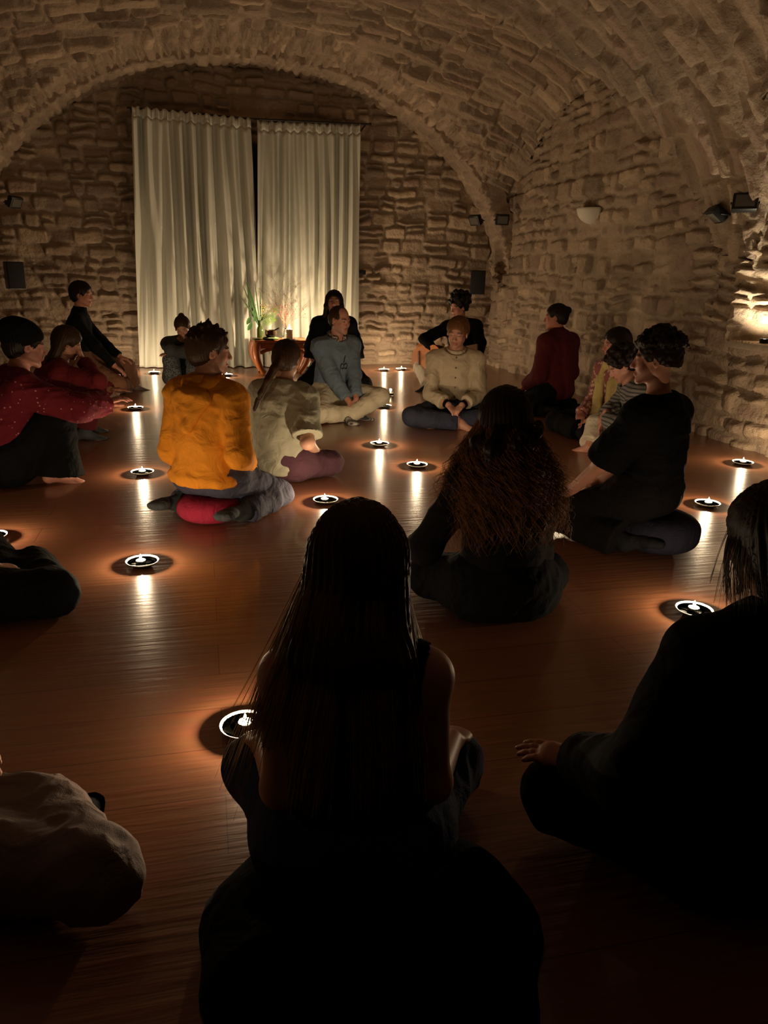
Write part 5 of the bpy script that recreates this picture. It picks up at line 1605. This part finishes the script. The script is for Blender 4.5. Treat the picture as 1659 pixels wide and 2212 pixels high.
# -- nearest: woman with long straight hair, sleeveless black top
def straight_strands(root, J, H):
    rg = np.random.RandomState(5); s = J['s']; nb, Rsh = J['nb'], J['Rsh']
    n, m = 1500, 22; L = np.zeros((n, m, 3)); t = np.linspace(0, 1, m)
    for i in range(n):
        az = rg.uniform(-2.35, 2.35)
        p0 = H(rg.uniform(-.012, .012), -.02 + rg.uniform(-.04, .05), .121)
        p1 = H(.087 * math.sin(az), -.022 - .106 * math.cos(az), .055)
        x = .128 * math.sin(az * .66) - .016; y = -.125 * math.cos(az * .66) + (.03 if abs(az) > 1.6 else 0)
        fx = -.095 if (az < -1.3 and rg.rand() < .16) else (-.035 if az < 0 else .015)
        endz = rg.uniform(.12, .30) if fx > -.09 else rg.uniform(.16, .36)
        if az < -1.0:
            x -= rg.uniform(0, .022); endz = min(endz, .17) if fx > -.09 else endz
        if az > 1.2: x += rg.uniform(0, .02)
        p2 = nb + Rsh @ V3(x, y, .06) * s; p3 = nb + Rsh @ V3(x * 1.2 + fx * rg.uniform(.6, 1.1), y + rg.uniform(-.02, .02), -endz) * s
        q = (1 - t)[:, None]; tt = t[:, None]
        B_ = q ** 4 * p0 + 4 * q ** 3 * tt * (p1 + V3(0, 0, .028)) + 6 * q ** 2 * tt ** 2 * (p1 * .8 + p2 * .2 - V3(0, 0, .03)) + 4 * q * tt ** 3 * p2 + tt ** 4 * p3
        w = .004 * t; ph = rg.uniform(0, 6.28)
        L[i] = B_ + np.stack([np.sin(t * 7 + ph) * w, np.cos(t * 6 + ph) * w, 0 * t], 1)
    strand_mesh('long_strands', L, rg.uniform(.0006, .0013, n), M['hair_blond'], root)
def straight_core(hf, J, H):
    s = J['s']; nb, Rsh = J['nb'], J['Rsh']
    for sx in (-1, -.5, 0, .5, 1):
        a = H(sx * .060, -.085 + .05 * abs(sx), .03); b = nb + Rsh @ V3(sx * .080 - .012, -.085 + .03 * abs(sx), .02) * s; c = nb + Rsh @ V3(sx * .105 - .02, -.105 + .03 * abs(sx), -.17) * s
        hf.chain([a, b, c], [.038 * s, .040 * s, .018 * s], k=.03)
NEAR = (.245, 1.20)
person('long-haired woman in a sleeveless black top, nearest the camera in the middle, back turned', NEAR, 12, s=.97, build=.92, res=.005,
       seat=.015, lean=2, spine=.45, head=(0, 10, 0), shw=.148, freeleg=True, kneeL=(-.245, .25, .12), kneeR=(.235, .27, .12), ankL=(.04, .30, .05), ankR=(-.02, .38, .05),
       handL=(-.225, .21, .215), handR=(.235, .23, .215), fingL=(-.25, .85, -.35), fingR=(.25, .85, -.35), armk=.90, elL=(.30, -1, .1), elR=(-.30, -1, .1), curl=.55,
       hair='long', haircol='hair_core', hairfn=straight_core, extra=straight_strands, skin=(.45, .23, .16),
       top=('black', dict(i=.007, hem=-.02, sleeve=0, amp=.003, name='sleeveless_top')), bottom=('denim', dict(i=.020, loose=.02, amp=.007)), feet='bare')
def mound_shape():  # rounded form standing in for an unclear dark shape
    n = 72; m_ = 26; rg = np.random.RandomState(2); P_ = []
    for i in range(m_ + 1):
        q = i / m_
        for k in range(n):
            a = 2 * math.pi * k / n
            r = (.08 + .205 * q) * (1 + .035 * math.sin(5 * a + 1) + .02 * math.sin(11 * a + 3 * q))
            z = .120 * max(0, 1 - q ** 3.6) ** .6 + .006 + .006 * math.sin(9 * a + 6 * q) * q * (1 - q) * 2
            P_.append((r * math.cos(a) * 1.10, r * math.sin(a) * 1.1, z))
    mb = MB(); mb.add(P_, [(i * n + k, i * n + (k + 1) % n, (i + 1) * n + (k + 1) % n, (i + 1) * n + k) for i in range(m_) for k in range(n)] + [tuple(range(n))])
    return mb
mb = mound_shape(); o = mb.build('dark_mound', M['mound'], loc=(NEAR[0] - .0, NEAR[1] - .17, 0)); tag(o, 'dark blanket standing in for an unclear shape behind the nearest long-haired woman', 'mound')

# -- nearest right: person in black with chin-length hair
def bob_strands(root, J, H):
    rg = np.random.RandomState(8); n, m = 700, 14; L = np.zeros((n, m, 3)); t = np.linspace(0, 1, m)
    for i in range(n):
        az = rg.uniform(-2.5, 2.5); p0 = H(rg.uniform(-.01, .01), -.03, .124); p1 = H(.095 * math.sin(az), -.022 - .112 * math.cos(az), .05)
        out = rg.uniform(1.0, 1.18) if rg.rand() < .9 else 1.45
        p2 = H(.088 * math.sin(az) * out, -.02 - .100 * math.cos(az) * out, -.10 + rg.uniform(-.035, .03))
        q = (1 - t)[:, None]; tt = t[:, None]
        L[i] = q ** 3 * p0 + 3 * q ** 2 * tt * (p1 + V3(0, 0, .04)) + 3 * q * tt ** 2 * (p1 - V3(0, 0, .05)) + tt ** 3 * p2
    strand_mesh('fine_strands', L, rg.uniform(.0006, .0013, n), M['hair_brown'], root)
    e = MB(); c = H(-.084, -.010, -.045)
    e.tube([Vector(c), Vector(c + V3(0, 0, -.03))], .0012, 6); e.lathe([(0, -.02), (.004, -.012), (.004, 0), (0, .004)], Vector(c + V3(0, 0, -.03)), 10); e.build('earring', M['black_metal'], root)
def bob_core(hf, J, H):
    for sx in (-1, 1): hf.chain([H(sx * .05, -.06, .04), H(sx * .055, -.065, -.075)], [.040, .030], k=.03)
    hf.chain([H(0, -.085, .03), H(0, -.075, -.085)], [.045, .034], k=.03)
person('person in black with chin-length hair at the right picture edge, hand resting on one knee', (1.03, 1.02), 12, s=1.0, build=1.02, shw=.150, res=.005,
       seat=.02, lean=10, slump=.04, spine=.445, neckh=.10, head=(-14, 10, -4), freeleg=True, kneeL=(-.395, .13, .14), kneeR=(.34, .20, .13), ankL=(.0, .26, .06), ankR=(-.04, .34, .06),
       handL=(-.36, .12, .235), handR=(.28, .16, .24), fingL=(-.80, .50, -.05), fingR=(.1, .8, -.4), elL=(-.3, -1, .0), elR=(.5, -1, 0), curl=.35,
       hair='bob', haircol='hair_dark', hairfn=bob_core, extra=bob_strands, skin=(.40, .18, .12),
       top=('black', dict(i=.030, hem=-.06, collar=.03, name='jumper')), bottom=('black', dict(i=.024, loose=.03)), feet='bare')

# -- left group
def knit_hat(root, J, H):
    f = Field(); hs = J['hs']; Rh = J['Rh']
    f.ell(H(0, -.028, .050), np.array((.094, .114, .092)) * hs, Rh, k=.02)
    f.ell(H(.0, -.060, .075), np.array((.080, .085, .070)) * hs, Rh, k=.03)
    f.plane(H(0, .0, .008), Rh @ V3(0, .45, -1))
    Pn, F = f.mesh(.006); Pn = folds(Pn, F, .003, 8, (14, 14, 14)); mesh_np('knit_hat', Pn, F, mat=M['black'], parent=root)
person('person in a rounded black hat and red dotted shirt, arms stretched over raised knees', (-1.13, 4.48), 66, s=1.08, build=1.12, res=.006,
       seat=.03, lean=16, slump=.04, head=(2, 10, 0), kneeL=(-.14, .32, .34), kneeR=(.17, .28, .38), ankL=(-.10, .30, .06), ankR=(.19, .24, .06), toeL=(-.10, .44, .03), toeR=(.19, .38, .03), freeleg=True,
       handL=(-.02, .60, .40), handR=(.10, .56, .42), fingL=(.1, .9, .2), fingR=(.0, .9, .2), elL=(-1, 0, -.3), elR=(1, 0, -.3),
       hair='short', haircol='hair_dark', extra=knit_hat, skin=(.42, .18, .13), hlow=-.09,
       top=('red_dots', dict(i=.030, hem=-.10, sleeve=.96, cuff=.012, amp=.010, name='dotted_shirt')), bottom=('black', dict(i=.034, loose=.065, upto=1.0)))
def trim_long(hf, J, H):
    s = J['s']; nb, Rsh = J['nb'], J['Rsh']
    for sx in (-1, 0, 1): hf.chain([H(sx * .055, -.05, .03), nb + Rsh @ V3(sx * .08, -.06, .0) * s, nb + Rsh @ V3(sx * .08, .05, -.12) * s], [.04 * s, .04 * s, .022 * s], k=.03)
person('brown-haired person in a red top resting their face on one hand', (-1.13, 5.68), 78, s=.97, res=.007,
       seat=.03, lean=20, slump=.04, head=(4, 22, 6), kneeL=(-.12, .36, .33), kneeR=(.18, .34, .32), ankL=(-.12, .32, .06), ankR=(.16, .28, .06), toeL=(-.12, .50, .03), toeR=(.18, .46, .03), freeleg=True,
       handR=(.07, .335, .60), handL=(-.04, .52, .36), fingR=(-.3, -.3, .9), fingL=(.3, .9, 0), nR=(.4, 1, 0), elR=(1, .6, -.6), elL=(-1, 0, -.3), curl=.3,
       hair='long', haircol='hair_brown', hairfn=trim_long, skin=(.44, .20, .13),
       top=('darkred', dict(i=.022, hem=-.06, name='red_top')), bottom=('maroon', dict(i=.022, loose=.02, upto=.85)), feet='sock_grey')
person('young person in a black turtleneck with short dark hair, one hand on a knee', (-1.16, 7.80), 92, s=1.01, res=.007,
       seat=.20, lean=4, head=(14, 4, 0), kneeL=(-.10, .44, .26), kneeR=(.22, .42, .10), ankL=(-.16, .46, .06), ankR=(.00, .40, .05), toeL=(-.14, .62, .03), toeR=(.24, .50, .04),
       handL=(-.10, .38, .36), handR=(.18, .40, .24), fingL=(.2, .8, -.3), fingR=(.0, .8, -.6), elL=(-1, -.3, -.3), elR=(1, -.6, 0), curl=.5, freeleg=False,
       hair='short', haircol='hair_dark', hth=.016, hlow=-.075, neckh=.10, skin=(.46, .20, .13),
       top=('black', dict(i=.012, hem=-.06, collar=.085, name='turtleneck')), bottom=('brown_trouser', dict(i=.020)), feet='dusky')
cushion('dark cushion under the person in the black turtleneck', (-1.17, 7.80, 0), .17, .18, 'navy_cushion')
person('woman in a charcoal top hugging her raised knees, hair in a bun', (-.22, 8.02), 176, s=.95, res=.007,
       seat=.03, lean=26, slump=.05, side=-4, head=(10, 24, 8), kneeL=(-.13, .30, .36), kneeR=(.13, .30, .36), ankL=(-.10, .42, .06), ankR=(.10, .42, .06), toeL=(-.1, .6, .03), toeR=(.1, .6, .03), freeleg=True,
       handL=(.10, .36, .44), handR=(-.10, .38, .42), fingL=(.9, .2, 0), fingR=(-.9, .2, 0), elL=(-1, .2, .3), elR=(1, .2, .3), curl=.5,
       hair='bun', haircol='hair_brown', bunpos=(0, -.09, .10), skin=(.46, .22, .14),
       top=('charcoal', dict(i=.016, hem=-.03, name='charcoal_top')), bottom=('marl', dict(i=.024, loose=.02, upto=.97, name='marl_leggings')), feet='sock_black')
# -- two people mostly outside the picture on the left
person('person at the left edge with a dark bent knee and a pale sleeve', (-1.0, 2.66), 62, s=1.0, res=.007,
       seat=.03, lean=6, kneeL=(-.34, .28, .10), kneeR=(.24, .36, .09), ankL=(.05, .32, .06), ankR=(-.10, .44, .055), handR=(.12, .24, .19), handL=(-.26, .26, .2), elR=(.3, -1, 0), hair='short',
       top=('cream_cotton', dict(i=.022, hem=-.05, name='pale_shirt')), bottom=('black', dict(i=.026, loose=.03)), feet='sock_black')
person('person at the lower left edge with dusky trousers over a bent knee', (-.70, 1.43), 110, build=.86, s=1.0, res=.006,
       seat=.02, lean=-4, freeleg=True, kneeL=(-.10, .34, .07), kneeR=(.04, .54, .10), ankL=(.10, .20, .05), ankR=(-.16, .26, .055), toeR=(-.26, .36, .03), toeL=(.14, .16, .03),
       handR=(.12, .06, .24), handL=(-.16, .10, .24), elR=(.3, -1, 0), elL=(-.3, -1, 0), hair='short',
       top=('cream_cotton', dict(i=.022, hem=-.05, name='cream_jumper')), bottom=('dusky', dict(i=.022, loose=.03, amp=.010)), feet='sock_black')
